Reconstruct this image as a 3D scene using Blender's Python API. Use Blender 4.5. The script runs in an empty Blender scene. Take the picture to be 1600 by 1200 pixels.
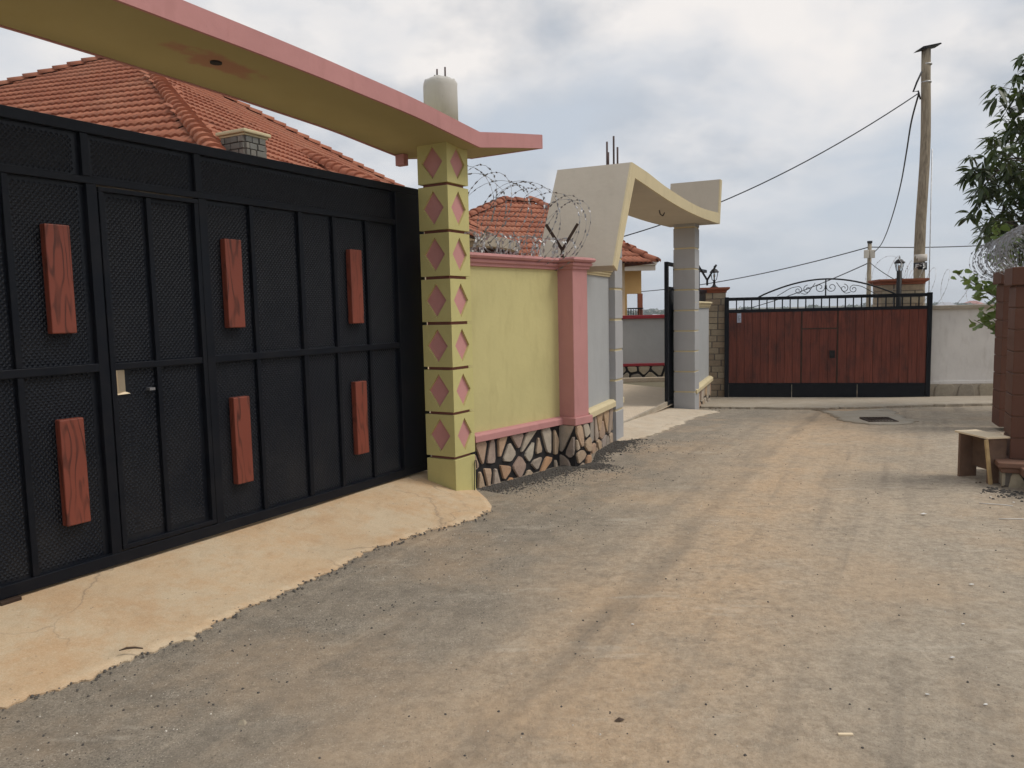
import bpy, math, random
from mathutils import Vector, Matrix

# ------------------------------------------------------------------ camera, sky, sun, exposure
sc = bpy.context.scene
col = sc.collection
R = math.radians
CAM_H = 1.55
cam_d = bpy.data.cameras.new('camera'); cam = bpy.data.objects.new('camera', cam_d); col.objects.link(cam)
cam_d.sensor_fit = 'HORIZONTAL'; cam_d.sensor_width = 36.0; cam_d.lens = 27.0
cam_d.clip_start = 0.05; cam_d.clip_end = 9000
pt, rl = R(5.33), R(-1.26)
r0, u0, fw = Vector((1, 0, 0)), Vector((0, math.sin(pt), math.cos(pt))), Vector((0, math.cos(pt), -math.sin(pt)))
rv = r0*math.cos(rl) + u0*math.sin(rl); uv = u0*math.cos(rl) - r0*math.sin(rl)
cam.matrix_world = Matrix(((rv.x, uv.x, -fw.x, 0), (rv.y, uv.y, -fw.y, 0), (rv.z, uv.z, -fw.z, CAM_H), (0, 0, 0, 1)))
sc.camera = cam
sc.view_settings.view_transform = 'Standard'; sc.view_settings.look = 'None'
sc.view_settings.gamma = 1; sc.view_settings.exposure = 0.0; sc.view_settings.use_curve_mapping = False
sc.cycles.max_bounces = 6; sc.cycles.volume_bounces = 0

SUN_EL, SUN_AZ = R(56), R(96)        # azimuth clockwise from +Y
W = bpy.data.worlds.new('World'); sc.world = W; W.use_nodes = True
def build_world():
    nt = W.node_tree; N = nt.nodes; L = nt.links; N.clear()
    out = N.new('ShaderNodeOutputWorld'); bg = N.new('ShaderNodeBackground'); L.new(bg.outputs[0], out.inputs[0])
    sky = N.new('ShaderNodeTexSky'); sky.sky_type = 'NISHITA'; sky.sun_disc = False
    sky.sun_elevation = SUN_EL; sky.sun_rotation = SUN_AZ; sky.air_density = 1.0; sky.dust_density = 2.5
    bg.inputs[1].default_value = 0.1
    tc = N.new('ShaderNodeTexCoord'); sp = N.new('ShaderNodeSeparateXYZ'); L.new(tc.outputs['Generated'], sp.inputs[0])
    def m(op, a, b=None):
        n = N.new('ShaderNodeMath'); n.operation = op
        for i, v in enumerate((a, b)):
            if v is None: continue
            if isinstance(v, (int, float)): n.inputs[i].default_value = v
            else: L.new(v, n.inputs[i])
        return n.outputs[0]
    zz = m('ADD', m('MAXIMUM', sp.outputs[2], 0.0), 0.38)
    cb = N.new('ShaderNodeCombineXYZ'); L.new(m('DIVIDE', sp.outputs[0], zz), cb.inputs[0]); L.new(m('DIVIDE', sp.outputs[1], zz), cb.inputs[1])
    cb.inputs[2].default_value = 12.6
    n1 = N.new('ShaderNodeTexNoise'); n1.inputs['Scale'].default_value = 1.5; n1.inputs['Detail'].default_value = 9; n1.inputs['Roughness'].default_value = 0.52
    n1.inputs['Distortion'].default_value = 0.25
    L.new(cb.outputs[0], n1.inputs['Vector'])
    n2 = N.new('ShaderNodeTexNoise'); n2.inputs['Scale'].default_value = 3.3; n2.inputs['Detail'].default_value = 8; n2.inputs['Roughness'].default_value = 0.5
    L.new(cb.outputs[0], n2.inputs['Vector'])
    # cloud shade: lit billows against grey undersides (radiance divided by the 0.1 strength)
    r1 = N.new('ShaderNodeValToRGB'); L.new(n2.outputs[0], r1.inputs[0])
    e = r1.color_ramp.elements; e[0].position = 0.38; e[0].color = (5.2, 5.5, 6.0, 1); e[1].position = 0.56; e[1].color = (9.3, 8.9, 8.6, 1)
    # cover: thick cloud nearly everywhere, thinner veil between
    r2 = N.new('ShaderNodeValToRGB'); L.new(n1.outputs[0], r2.inputs[0])
    e = r2.color_ramp.elements; e[0].position = 0.38; e[0].color = (0.0, 0.0, 0.0, 1); e[1].position = 0.58; e[1].color = (1, 1, 1, 1)
    veil = N.new('ShaderNodeMix'); veil.data_type = 'RGBA'; veil.inputs[0].default_value = 0.9
    L.new(sky.outputs[0], veil.inputs[6]); veil.inputs[7].default_value = (5.9, 6.45, 7.2, 1)
    mx = N.new('ShaderNodeMix'); mx.data_type = 'RGBA'; fd = N.new('ShaderNodeMapRange'); fd.interpolation_type = 'SMOOTHSTEP'; L.new(sp.outputs[2], fd.inputs[0]); fd.inputs[1].default_value = 0.03; fd.inputs[2].default_value = 0.24; fd.inputs[3].default_value = 0.15; fd.inputs[4].default_value = 0.95   # low clouds sink into the horizon haze
    L.new(m('MULTIPLY', r2.outputs[0], fd.outputs[0]), mx.inputs[0]); L.new(veil.outputs[2], mx.inputs[6]); L.new(r1.outputs[0], mx.inputs[7])
    L.new(mx.outputs[2], bg.inputs[0])
build_world()
sd = bpy.data.lights.new('sun', 'SUN'); sd.energy = 1.85; sd.angle = R(20); sd.color = (1.0, 0.95, 0.87)
sun = bpy.data.objects.new('sun', sd); col.objects.link(sun)
sdir = Vector((math.sin(SUN_AZ)*math.cos(SUN_EL), math.cos(SUN_AZ)*math.cos(SUN_EL), math.sin(SUN_EL)))
sun.rotation_euler = sdir.to_track_quat('Z', 'Y').to_euler()

# ------------------------------------------------------------------ helpers
rnd = random.Random(7)
def zg(y):
    t = min(max((y-8.0)/8.0, 0), 0.9)
    return -0.42*t**1.7
class MB:
    def __init__(s): s.v = []; s.f = []; s.sm = []
    def add(s, vs, fs, smooth=False):
        o = len(s.v); s.v += [tuple(v) for v in vs]
        for f in fs: s.f.append(tuple(i+o for i in f)); s.sm.append(smooth)
        return s
    def box(s, x0, x1, y0, y1, z0, z1, M=None):
        vs = [Vector(p) for p in ((x0,y0,z0),(x1,y0,z0),(x1,y1,z0),(x0,y1,z0),(x0,y0,z1),(x1,y0,z1),(x1,y1,z1),(x0,y1,z1))]
        if M is not None: vs = [M @ v for v in vs]
        return s.add(vs, [(0,3,2,1),(4,5,6,7),(0,1,5,4),(1,2,6,5),(2,3,7,6),(3,0,4,7)])
    def prism(s, poly, a0, a1, fn, smooth_side=False):
        n = len(poly)
        vs = [fn(u, v, a0) for u, v in poly] + [fn(u, v, a1) for u, v in poly]
        s.add(vs, [])
        o = len(s.v)-2*n
        s.f.append(tuple(o+i for i in range(n))); s.sm.append(False)
        s.f.append(tuple(o+n+i for i in reversed(range(n)))); s.sm.append(False)
        for i in range(n):
            j = (i+1) % n; s.f.append((o+j, o+i, o+n+i, o+n+j)); s.sm.append(smooth_side)
        return s
    def tube(s, pts, r, k=6, smooth=True, cap=True):
        pts = [Vector(p) for p in pts]; n = len(pts)
        rs = r if isinstance(r, (list, tuple)) else [r]*n
        o = len(s.v); up = Vector((0, 0, 1)); prev = None
        for i, p in enumerate(pts):
            t = (pts[min(i+1, n-1)]-pts[max(i-1, 0)])
            if t.length < 1e-9: t = Vector((0, 0, 1))
            t.normalize()
            if prev is None: a = t.orthogonal().normalized()
            else:
                a = prev-t*prev.dot(t)
                a = a.normalized() if a.length > 1e-6 else t.orthogonal().normalized()
            prev = a; b = t.cross(a)
            for q in range(k):
                w = 2*math.pi*q/k; s.v.append(tuple(p+(a*math.cos(w)+b*math.sin(w))*rs[i]))
        for i in range(n-1):
            for q in range(k):
                q2 = (q+1) % k; s.f.append((o+i*k+q, o+i*k+q2, o+(i+1)*k+q2, o+(i+1)*k+q)); s.sm.append(smooth)
        if cap:
            s.f.append(tuple(o+q for q in reversed(range(k)))); s.sm.append(False)
            s.f.append(tuple(o+(n-1)*k+q for q in range(k))); s.sm.append(False)
        return s
    def lathe(s, prof, c=(0, 0, 0), k=12, smooth=True):
        o = len(s.v); n = len(prof)
        for r_, z in prof:
            for q in range(k):
                w = 2*math.pi*q/k; s.v.append((c[0]+r_*math.cos(w), c[1]+r_*math.sin(w), c[2]+z))
        for i in range(n-1):
            for q in range(k):
                q2 = (q+1) % k; s.f.append((o+i*k+q, o+i*k+q2, o+(i+1)*k+q2, o+(i+1)*k+q)); s.sm.append(smooth)
        s.f.append(tuple(o+q for q in reversed(range(k)))); s.sm.append(False)
        s.f.append(tuple(o+(n-1)*k+q for q in range(k))); s.sm.append(False)
        return s
    def mesh(s, name, m):
        me = bpy.data.meshes.new(name); me.from_pydata(s.v, [], s.f); me.materials.append(m)
        me.polygons.foreach_set('use_smooth', s.sm); me.update(); return me
    def build(s, name, m, parent=None, bevel=0, label=None):
        return link(name, s.mesh(name, m), parent, bevel, label)
def link(name, me, parent=None, bevel=0, label=None, basis=None):
    o = bpy.data.objects.new(name, me); col.objects.link(o)
    if parent: o.parent = parent
    if basis is not None: o.matrix_basis = basis
    if bevel:
        b = o.modifiers.new('bevel', 'BEVEL'); b.width = bevel; b.segments = 2; b.limit_method = 'ANGLE'; b.angle_limit = R(40)
    if label: o['label'] = label
    return o
def tag(o, label, cat, group=None):
    o['label'] = label; o['category'] = cat
    if group: o['group'] = group
    return o
def kind(o, k): o['kind'] = k; return o
def thing(name, loc, rz, label, cat, group=None):
    o = bpy.data.objects.new(name, None); o.empty_display_size = 0.2; col.objects.link(o)
    o.location = loc; o.rotation_euler = (0, 0, rz); tag(o, label, cat, group); return o
def frame_of(d): return math.atan2(d[1], d[0])
def lerp(a, b, t): return a+(b-a)*t
XZ = lambda u, v, a: (u, a, v)
XY = lambda u, v, a: (u, v, a)
YZ = lambda u, v, a: (a, u, v)
def voronoi(u0, u1, v0, v1, nu, nv, gap, seed, jit=0.42):
    g = random.Random(seed); P = []
    du, dv = (u1-u0)/nu, (v1-v0)/nv
    for j in range(nv):
        for i in range(-1, nu+1):
            P.append((u0+(i+0.5+(0.5 if j % 2 else 0)+g.uniform(-jit, jit))*du, v0+(j+0.5+g.uniform(-jit, jit)*0.8)*dv))
    out = []
    for i, p in enumerate(P):
        poly = [(u0, v0), (u1, v0), (u1, v1), (u0, v1)]
        e = gap*0.5
        for j, q in enumerate(P):
            if i == j or abs(p[0]-q[0]) > 3.2*du or not poly: continue
            nx, ny = q[0]-p[0], q[1]-p[1]; l = math.hypot(nx, ny); nx /= l; ny /= l
            c = (p[0]+q[0])/2*nx+(p[1]+q[1])/2*ny-e*g.uniform(0.7, 1.3)
            new = []
            for k in range(len(poly)):
                a, b = poly[k], poly[(k+1) % len(poly)]
                da, db = a[0]*nx+a[1]*ny-c, b[0]*nx+b[1]*ny-c
                if da <= 0: new.append(a)
                if da*db < 0:
                    t = da/(da-db); new.append((a[0]+(b[0]-a[0])*t, a[1]+(b[1]-a[1])*t))
            poly = new
        if len(poly) < 3: continue
        ar = 0.5*abs(sum(poly[k][0]*poly[(k+1) % len(poly)][1]-poly[(k+1) % len(poly)][0]*poly[k][1] for k in range(len(poly))))
        if ar < du*dv*0.12: continue
        ch = []
        for k in range(len(poly)):
            a, b = poly[k], poly[(k+1) % len(poly)]
            ch.append((a[0]*0.84+b[0]*0.16, a[1]*0.84+b[1]*0.16)); ch.append((a[0]*0.16+b[0]*0.84, a[1]*0.16+b[1]*0.84))
        out.append(ch)
    return out
def stone_mesh(poly, depth, fn, m, seed):
    g = random.Random(seed); n = len(poly)
    cu = sum(p[0] for p in poly)/n; cv = sum(p[1] for p in poly)/n
    vs = [fn(u, v, 0.0) for u, v in poly]+[fn(u, v, depth*0.75) for u, v in poly]
    d = depth*g.uniform(0.9, 1.25)
    vs += [fn(cu+(u-cu)*0.93, cv+(v-cv)*0.95, d*g.uniform(0.92, 1.08)) for u, v in poly]+[fn(cu, cv, d*g.uniform(0.95, 1.2))]
    fs = []
    for i in range(n):
        j = (i+1) % n
        fs += [(i, j, n+j, n+i), (n+i, n+j, 2*n+j, 2*n+i), (2*n+i, 2*n+j, 3*n)]
    return MB().add(vs, fs).mesh('stone', m)

# ------------------------------------------------------------------ materials
class NT:
    def __init__(s, name):
        s.m = bpy.data.materials.new(name); s.m.use_nodes = True
        s.t = s.m.node_tree; s.N = s.t.nodes; s.L = s.t.links
        s.b = s.N['Principled BSDF']; s.tc = s.N.new('ShaderNodeTexCoord')
        s.obj = s.tc.outputs['Object']; s._oi = None
    def geo(s): return s.N.new('ShaderNodeNewGeometry').outputs['Position']
    def rand(s):
        if s._oi is None: s._oi = s.N.new('ShaderNodeObjectInfo')
        return s._oi.outputs['Random']
    def set(s, sock, v):
        if isinstance(v, (int, float)): sock.default_value = v
        elif isinstance(v, tuple):
            sock.default_value = (*v, 1) if len(v) == 3 and sock.type == 'RGBA' else v
        else: s.L.new(v, sock)
    def math(s, op, a, b=None, c=None, clamp=False):
        n = s.N.new('ShaderNodeMath'); n.operation = op; n.use_clamp = clamp
        for i, v in enumerate((a, b, c)):
            if v is not None: s.set(n.inputs[i], v)
        return n.outputs[0]
    def vec(s, sc_=(1, 1, 1), v=None, loc=(0, 0, 0), rot=(0, 0, 0)):
        n = s.N.new('ShaderNodeMapping'); s.L.new(v or s.obj, n.inputs[0])
        n.inputs['Scale'].default_value = sc_; n.inputs['Rotation'].default_value = rot
        s.set(n.inputs['Location'], loc); return n.outputs[0]
    def noise(s, scale, detail=4, rough=0.55, v=None, dist=0.0):
        n = s.N.new('ShaderNodeTexNoise'); s.L.new(v or s.obj, n.inputs['Vector'])
        n.inputs['Scale'].default_value = scale; n.inputs['Detail'].default_value = detail
        n.inputs['Roughness'].default_value = rough; n.inputs['Distortion'].default_value = dist; return n.outputs[0]
    def vor(s, scale, v=None, out='Distance'):
        n = s.N.new('ShaderNodeTexVoronoi'); s.L.new(v or s.obj, n.inputs['Vector']); n.inputs['Scale'].default_value = scale
        return n.outputs[out]
    def ramp(s, f, *st):
        n = s.N.new('ShaderNodeValToRGB'); s.L.new(f, n.inputs[0]); e = n.color_ramp.elements
        while len(e) < len(st): e.new(0.5)
        for x, (p, c) in zip(e, st):
            x.position = p; x.color = (c, c, c, 1) if isinstance(c, (int, float)) else (*c, 1)
        return n.outputs[0]
    def mix(s, f, a, b, blend='MIX'):
        n = s.N.new('ShaderNodeMix'); n.data_type = 'RGBA'; n.blend_type = blend
        s.set(n.inputs[0], f); s.set(n.inputs[6], a); s.set(n.inputs[7], b); return n.outputs[2]
    def sep(s, v=None):
        n = s.N.new('ShaderNodeSeparateXYZ'); s.L.new(v or s.obj, n.inputs[0]); return n.outputs
    def bump(s, h, strength=0.3, dist=0.01, prev=None):
        n = s.N.new('ShaderNodeBump'); n.inputs['Strength'].default_value = strength; n.inputs['Distance'].default_value = dist
        s.L.new(h, n.inputs['Height'])
        if prev is not None: s.L.new(prev, n.inputs['Normal'])
        return n.outputs[0]
    def done(s, color=None, rough=0.8, normal=None, metal=0.0, spec=0.4):
        if color is not None: s.set(s.b.inputs['Base Color'], color)
        s.set(s.b.inputs['Roughness'], rough); s.set(s.b.inputs['Metallic'], metal); s.set(s.b.inputs['Specular IOR Level'], spec)
        if normal is not None: s.L.new(normal, s.b.inputs['Normal'])
        return s.m
def sh(c, k): return tuple(min(1, x*k) for x in c)
def plaster(name, c, var=0.12, grime=0.25, grit=0.5, rough=0.85):
    n = NT(name); P = n.geo()
    a = n.noise(1.3, 5, 0.6, P); b = n.noise(9, 4, 0.6, n.vec((1, 1, 0.25), P)); f = n.noise(160, 3, 0.6, P)
    cc = n.mix(n.ramp(a, (0.3, 0.0), (0.7, 1.0)), sh(c, 1-var), sh(c, 1+var*0.7))
    cc = n.mix(n.math('MULTIPLY', n.ramp(b, (0.52, 0.0), (0.75, 1.0)), grime), cc, sh((c[0]*0.6, c[1]*0.56, c[2]*0.52), 1.0))
    sp = n.ramp(n.noise(28, 3, 0.7, P), (0.69, 0.0), (0.76, 1.0))
    cc = n.mix(n.math('MULTIPLY', sp, grime*1.2), cc, sh(c, 0.45))
    h = n.math('ADD', n.math('MULTIPLY', f, 0.35), n.math('MULTIPLY', n.noise(22, 4, 0.6, P), 0.65))
    wv = n.bump(n.noise(2.6, 3, 0.55, P), 0.5, 0.02)
    return n.done(cc, rough, n.bump(h, grit, 0.004, wv), spec=0.25)
def paint_metal(name, c, rough=0.45, dust=0.15, ca=(0.16, 0.13, 0.10)):
    n = NT(name); P = n.geo()
    a = n.noise(6, 5, 0.65, P)
    cc = n.mix(n.math('MULTIPLY', n.ramp(a, (0.45, 0.0), (0.8, 1.0)), dust), c, ca)
    return n.done(cc, n.ramp(a, (0.2, rough-0.08), (0.8, rough+0.15)), n.bump(n.noise(70, 3, 0.5, P), 0.08, 0.002), spec=0.17)
def mat_asphalt():
    n = NT('dusty_asphalt'); P = n.geo(); X, Y, Z = n.sep(P)
    u = n.math('ADD', n.math('SUBTRACT', X, n.math('MULTIPLY', Y, 0.53)), 1.2)          # across the lane
    v = n.math('ADD', n.math('MULTIPLY', X, 0.47), n.math('MULTIPLY', Y, 0.88))         # along the lane
    def lane(su, sv, off=0.0):
        cb = n.N.new('ShaderNodeCombineXYZ'); n.L.new(n.math('MULTIPLY', u, su), cb.inputs[0]); n.L.new(n.math('MULTIPLY', v, sv), cb.inputs[1]); cb.inputs[2].default_value = off; return cb.outputs[0]
    w = n.noise(0.7, 5, 0.6, P); w2 = n.noise(2.2, 7, 0.7, P)
    ud = n.math('ADD', u, n.math('MULTIPLY', n.math('SUBTRACT', w, 0.5), 1.5))
    fine = n.noise(120, 4, 0.85, P); mid = n.noise(22, 7, 0.78, P); blot = n.noise(6, 6, 0.75, P)
    dark = n.mix(n.ramp(fine, (0.38, 0.0), (0.62, 1.0)), (0.13, 0.113, 0.092), (0.385, 0.34, 0.28))
    dark = n.mix(n.ramp(blot, (0.35, 0.55), (0.62, 0.0)), dark, (0.12, 0.106, 0.088))
    pale = n.mix(n.ramp(mid, (0.36, 0.0), (0.64, 1.0)), (0.315, 0.26, 0.198), (0.47, 0.40, 0.315))
    pale = n.mix(n.ramp(fine, (0.30, 0.4), (0.45, 0.0)), pale, (0.20, 0.168, 0.132))
    m1 = n.math('ADD', n.ramp(n.math('MULTIPLY_ADD', ud, 0.25, 0.5), (0.15, 0.20), (0.44, 0.90)), n.math('MULTIPLY', n.math('SUBTRACT', w2, 0.5), 1.0), clamp=True)
    m1 = n.math('MULTIPLY', m1, n.ramp(n.noise(70, 5, 0.8, P), (0.32, 0.45), (0.50, 1.0)))
    c = n.mix(m1, dark, pale)
    # tan earth carried along the crown of the lane
    band = n.math('POWER', 2.718, n.math('MULTIPLY', n.math('MULTIPLY', ud, ud), -2.0))
    m2 = n.math('MULTIPLY', band, n.ramp(w2, (0.30, 0.30), (0.58, 1.0)))
    m2 = n.math('MULTIPLY', m2, n.ramp(n.noise(50, 5, 0.8, P), (0.32, 0.55), (0.48, 1.0)))
    c = n.mix(n.math('MULTIPLY', m2, 0.85), c, n.mix(n.ramp(mid, (0.35, 0.0), (0.65, 1.0)), (0.395, 0.275, 0.175), (0.535, 0.395, 0.265)))
    dd = n.noise(0.9, 5, 0.65, n.vec(v=P, loc=(11, 3, 0)))
    c = n.mix(n.math('MULTIPLY', n.ramp(dd, (0.48, 0.0), (0.66, 1.0)), 0.45), c, (0.46, 0.33, 0.215))
    # tyre tracks: long soft stripes along the lane, broken up
    st = n.noise(1.0, 4, 0.6, lane(4.5, 0.22)); sb = n.ramp(n.noise(1.0, 4, 0.6, lane(1.5, 0.9, 3.0)), (0.40, 0.2), (0.6, 1.0))
    c = n.mix(n.math('MULTIPLY', n.math('MULTIPLY', n.ramp(st, (0.52, 0.0), (0.64, 1.0)), sb), 0.42), c, (0.19, 0.165, 0.135))
    c = n.mix(n.math('MULTIPLY', n.math('MULTIPLY', n.ramp(st, (0.34, 1.0), (0.45, 0.0)), sb), 0.30), c, (0.52, 0.43, 0.325))
    tr = n.math('ABSOLUTE', n.math('ADD', n.math('ADD', u, 0.35), n.math('MULTIPLY', n.math('SUBTRACT', n.noise(0.8, 2, 0.5, P), 0.5), 0.35)))
    c = n.mix(n.math('MULTIPLY', n.math('MULTIPLY', n.ramp(tr, (0.03, 1.0), (0.12, 0.0)), sb), 0.38), c, (0.16, 0.14, 0.115))
    # pale smears of cement dust, dark spots
    sm = n.noise(1.6, 6, 0.75, n.vec((0.5, 1.8, 1), P, loc=(3.1, 1.7, 0)))
    c = n.mix(n.math('MULTIPLY', n.ramp(sm, (0.58, 0.0), (0.72, 1.0)), 0.4), c, (0.60, 0.545, 0.46))
    so = n.noise(4.5, 6, 0.78, n.vec((0.7, 1.2, 1), P, loc=(9, 4, 0)))
    c = n.mix(n.math('MULTIPLY', n.ramp(so, (0.58, 0.0), (0.72, 1.0)), 0.55), c, (0.12, 0.105, 0.087))
    pb_ = n.noise(11, 7, 0.8, n.vec(v=P, loc=(2, 9, 0)))
    c = n.mix(n.ramp(pb_, (0.36, 0.5), (0.54, 0.0)), c, n.mix(0.55, c, (0.09, 0.078, 0.062)))
    # aggregate: pale chips and dark pits where the dust is thin
    v1 = n.vor(95, P); chip = n.ramp(v1, (0.16, 1.0), (0.28, 0.0))
    sel = n.ramp(n.noise(60, 2, 0.5, n.vec(v=P, loc=(5, 5, 0))), (0.53, 0.0), (0.60, 1.0))
    c = n.mix(n.math('MULTIPLY', n.math('MULTIPLY', chip, sel), n.math('SUBTRACT', 0.80, n.math('MULTIPLY', m1, 0.72))), c, (0.62, 0.56, 0.47))
    v2 = n.vor(60, n.vec(v=P, loc=(2.2, 8, 0))); pit = n.ramp(v2, (0.10, 1.0), (0.26, 0.0))
    sel2 = n.math('MULTIPLY', n.ramp(n.noise(40, 2, 0.5, n.vec(v=P, loc=(1, 7, 0))), (0.55, 0.0), (0.62, 1.0)), n.ramp(n.noise(1.9, 5, 0.7, n.vec(v=P, loc=(6, 2, 0))), (0.42, 0.1), (0.60, 1.0)))
    c = n.mix(n.math('MULTIPLY', n.math('MULTIPLY', pit, sel2), 0.75), c, (0.075, 0.06, 0.046))
    c = n.mix(1.0, c, (1.20, 1.19, 1.17), 'MULTIPLY')
    h = n.math('ADD', n.math('MULTIPLY', n.noise(150, 4, 0.75, P), 0.7), n.math('ADD', n.math('MULTIPLY', n.noise(30, 5, 0.7, P), 1.0), n.math('MULTIPLY', blot, 1.2)))
    return n.done(c, 0.95, n.bump(h, 0.9, 0.012), spec=0.15)
def mat_concrete(name, a, b, stain):
    n = NT(name); P = n.geo()
    w = n.noise(1.8, 7, 0.68, P); f = n.noise(140, 3, 0.75, P)
    c = n.mix(n.ramp(w, (0.38, 0.0), (0.60, 1.0)), a, b)
    c = n.mix(n.math('MULTIPLY', n.ramp(n.noise(3.2, 7, 0.72, n.vec(v=P, loc=(4, 1, 2))), (0.45, 0.0), (0.60, 1.0)), 0.85), c, stain)
    c = n.mix(n.math('MULTIPLY', n.ramp(n.noise(9, 7, 0.75, n.vec((1.2, 0.7, 1), P, loc=(1, 6, 0))), (0.50, 0.0), (0.68, 1.0)), 0.32), c, sh(stain, 0.55))
    c = n.mix(n.math('MULTIPLY', n.ramp(n.noise(0.8, 4, 0.6, n.vec(v=P, loc=(2, 2, 0))), (0.45, 0.0), (0.7, 1.0)), 0.4), c, sh((a[0], a[1]*0.97, a[2]*0.95), 0.72))
    c = n.mix(n.math('MULTIPLY', n.ramp(n.noise(40, 5, 0.75, P), (0.54, 0.0), (0.70, 1.0)), 0.30), c, sh(b, 1.25))
    # trowel scratches and hairline cracks
    sc_ = n.noise(1.0, 4, 0.7, n.vec((3.0, 40, 1), P, rot=(0, 0, R(35))))
    c = n.mix(n.math('MULTIPLY', n.ramp(sc_, (0.62, 0.0), (0.72, 1.0)), 0.25), c, sh(stain, 0.5))
    ve = n.N.new('ShaderNodeTexVoronoi'); ve.feature = 'DISTANCE_TO_EDGE'; ve.inputs['Scale'].default_value = 0.75
    wd_ = n.N.new('ShaderNodeVectorMath'); wd_.operation = 'MULTIPLY_ADD'; nc = n.N.new('ShaderNodeTexNoise'); n.L.new(P, nc.inputs['Vector']); nc.inputs['Scale'].default_value = 5; nc.inputs['Detail'].default_value = 5
    n.L.new(nc.outputs['Color'], wd_.inputs[0]); wd_.inputs[1].default_value = (0.22, 0.22, 0.0); n.L.new(P, wd_.inputs[2]); n.L.new(wd_.outputs[0], ve.inputs['Vector'])
    c = n.mix(n.math('MULTIPLY', n.ramp(ve.outputs[0], (0.0015, 1.0), (0.005, 0.0)), n.ramp(n.noise(1.1, 3, 0.5, n.vec(v=P, loc=(3, 8, 0))), (0.46, 0.0), (0.56, 0.55))), c, (0.16, 0.11, 0.075))
    sp = n.math('MULTIPLY', n.ramp(n.vor(34, P), (0.09, 1.0), (0.18, 0.0)), n.ramp(n.noise(9, 3, 0.6, n.vec(v=P, loc=(8, 8, 0))), (0.58, 0.0), (0.63, 1.0)))
    c = n.mix(n.math('MULTIPLY', sp, 0.75), c, (0.10, 0.075, 0.055))
    c = n.mix(0.16, c, n.mix(n.ramp(f, (0.3, 0.0), (0.7, 1.0)), (0.1, 0.08, 0.06), (0.85, 0.78, 0.66)))
    return n.done(c, 0.88, n.bump(n.math('ADD', n.math('MULTIPLY', f, 0.4), n.noise(14, 5, 0.6, P)), 0.45, 0.008), spec=0.25)
def mat_stone():
    n = NT('plinth_stone'); P = n.geo(); r_ = n.rand()
    c = n.ramp(r_, (0.0, (0.46, 0.40, 0.32)), (0.2, (0.55, 0.37, 0.22)), (0.38, (0.36, 0.32, 0.28)), (0.52, (0.56, 0.30, 0.15)), (0.66, (0.52, 0.47, 0.38)), (0.82, (0.42, 0.29, 0.23)), (1.0, (0.34, 0.31, 0.28)))
    a = n.noise(11, 6, 0.7, P)
    c = n.mix(n.ramp(a, (0.35, 0.0), (0.68, 0.75)), c, n.mix(0.5, c, (0.15, 0.12, 0.10)))
    c = n.mix(n.math('MULTIPLY', n.ramp(n.noise(30, 4, 0.7, P), (0.52, 0.0), (0.7, 1.0)), 0.4), c, (0.52, 0.42, 0.30))
    return n.done(c, 0.85, n.bump(n.noise(22, 6, 0.75, P), 0.8, 0.014), spec=0.25)
def mat_wood_paint():
    n = NT('red_grained_block'); r_ = n.rand(); off = n.math('MULTIPLY', r_, 40.0)
    cb = n.N.new('ShaderNodeCombineXYZ'); n.L.new(off, cb.inputs[0]); n.L.new(off, cb.inputs[2])
    v = n.vec((1, 1, 1), loc=cb.outputs[0])
    wob = n.noise(2.0, 2, 0.45, n.vec((5, 5, 0.9), v))
    X, Y, Z = n.sep(v)
    ph = n.math('ADD', n.math('MULTIPLY', n.math('ADD', X, Y), 70.0), n.math('MULTIPLY', wob, 42.0))
    line = n.math('SINE', n.math('ADD', ph, n.math('MULTIPLY', Z, 2.0)))
    br = n.noise(1.0, 3, 0.6, n.vec((10, 10, 2.2), v))
    f = n.math('MULTIPLY', n.ramp(line, (0.35, 0.0), (1.0, 0.8)), n.ramp(br, (0.40, 0.1), (0.60, 1.0)))
    base = n.mix(n.noise(2.5, 5, 0.6, v), (0.155, 0.036, 0.022), (0.225, 0.058, 0.035))
    c = n.mix(f, base, (0.035, 0.012, 0.008))
    return n.done(c, 0.5, n.bump(n.noise(45, 4, 0.6, v), 0.25, 0.004), spec=0.35)
def mat_emboss():
    n = NT('embossed_black_sheet'); X, Y, Z = n.sep(); P = n.geo(); d = n.noise(3, 5, 0.65, P)
    low = n.ramp(Z, (0.2, 1.0), (0.95, 0.0))
    c = n.mix(n.math('MULTIPLY', n.ramp(d, (0.42, 0.0), (0.7, 1.0)), n.math('MULTIPLY_ADD', low, 0.10, 0.03)), (0.0045, 0.0062, 0.0105), (0.10, 0.09, 0.08))
    return n.done(c, n.ramp(d, (0.2, 0.28), (0.8, 0.42)), spec=0.24)
def mat_tile():
    n = NT('clay_tile'); P = n.geo(); r_ = n.rand()
    pn = n.noise(3.4, 2, 0.5, P)
    c = n.mix(n.math('ADD', n.math('MULTIPLY', r_, 0.5), n.math('MULTIPLY', pn, 0.5)), (0.27, 0.085, 0.048), (0.45, 0.18, 0.105))
    a = n.noise(7, 5, 0.7, P)
    c = n.mix(n.math('MULTIPLY', n.ramp(a, (0.5, 0.0), (0.72, 1.0)), 0.55), c, (0.13, 0.055, 0.04))
    c = n.mix(n.math('MULTIPLY', n.ramp(n.noise(1.1, 4, 0.6, P), (0.5, 0.0), (0.75, 1.0)), 0.3), c, (0.45, 0.26, 0.17))
    return n.done(c, 0.8, n.bump(n.noise(50, 4, 0.6, P), 0.25, 0.004), spec=0.3)
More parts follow.
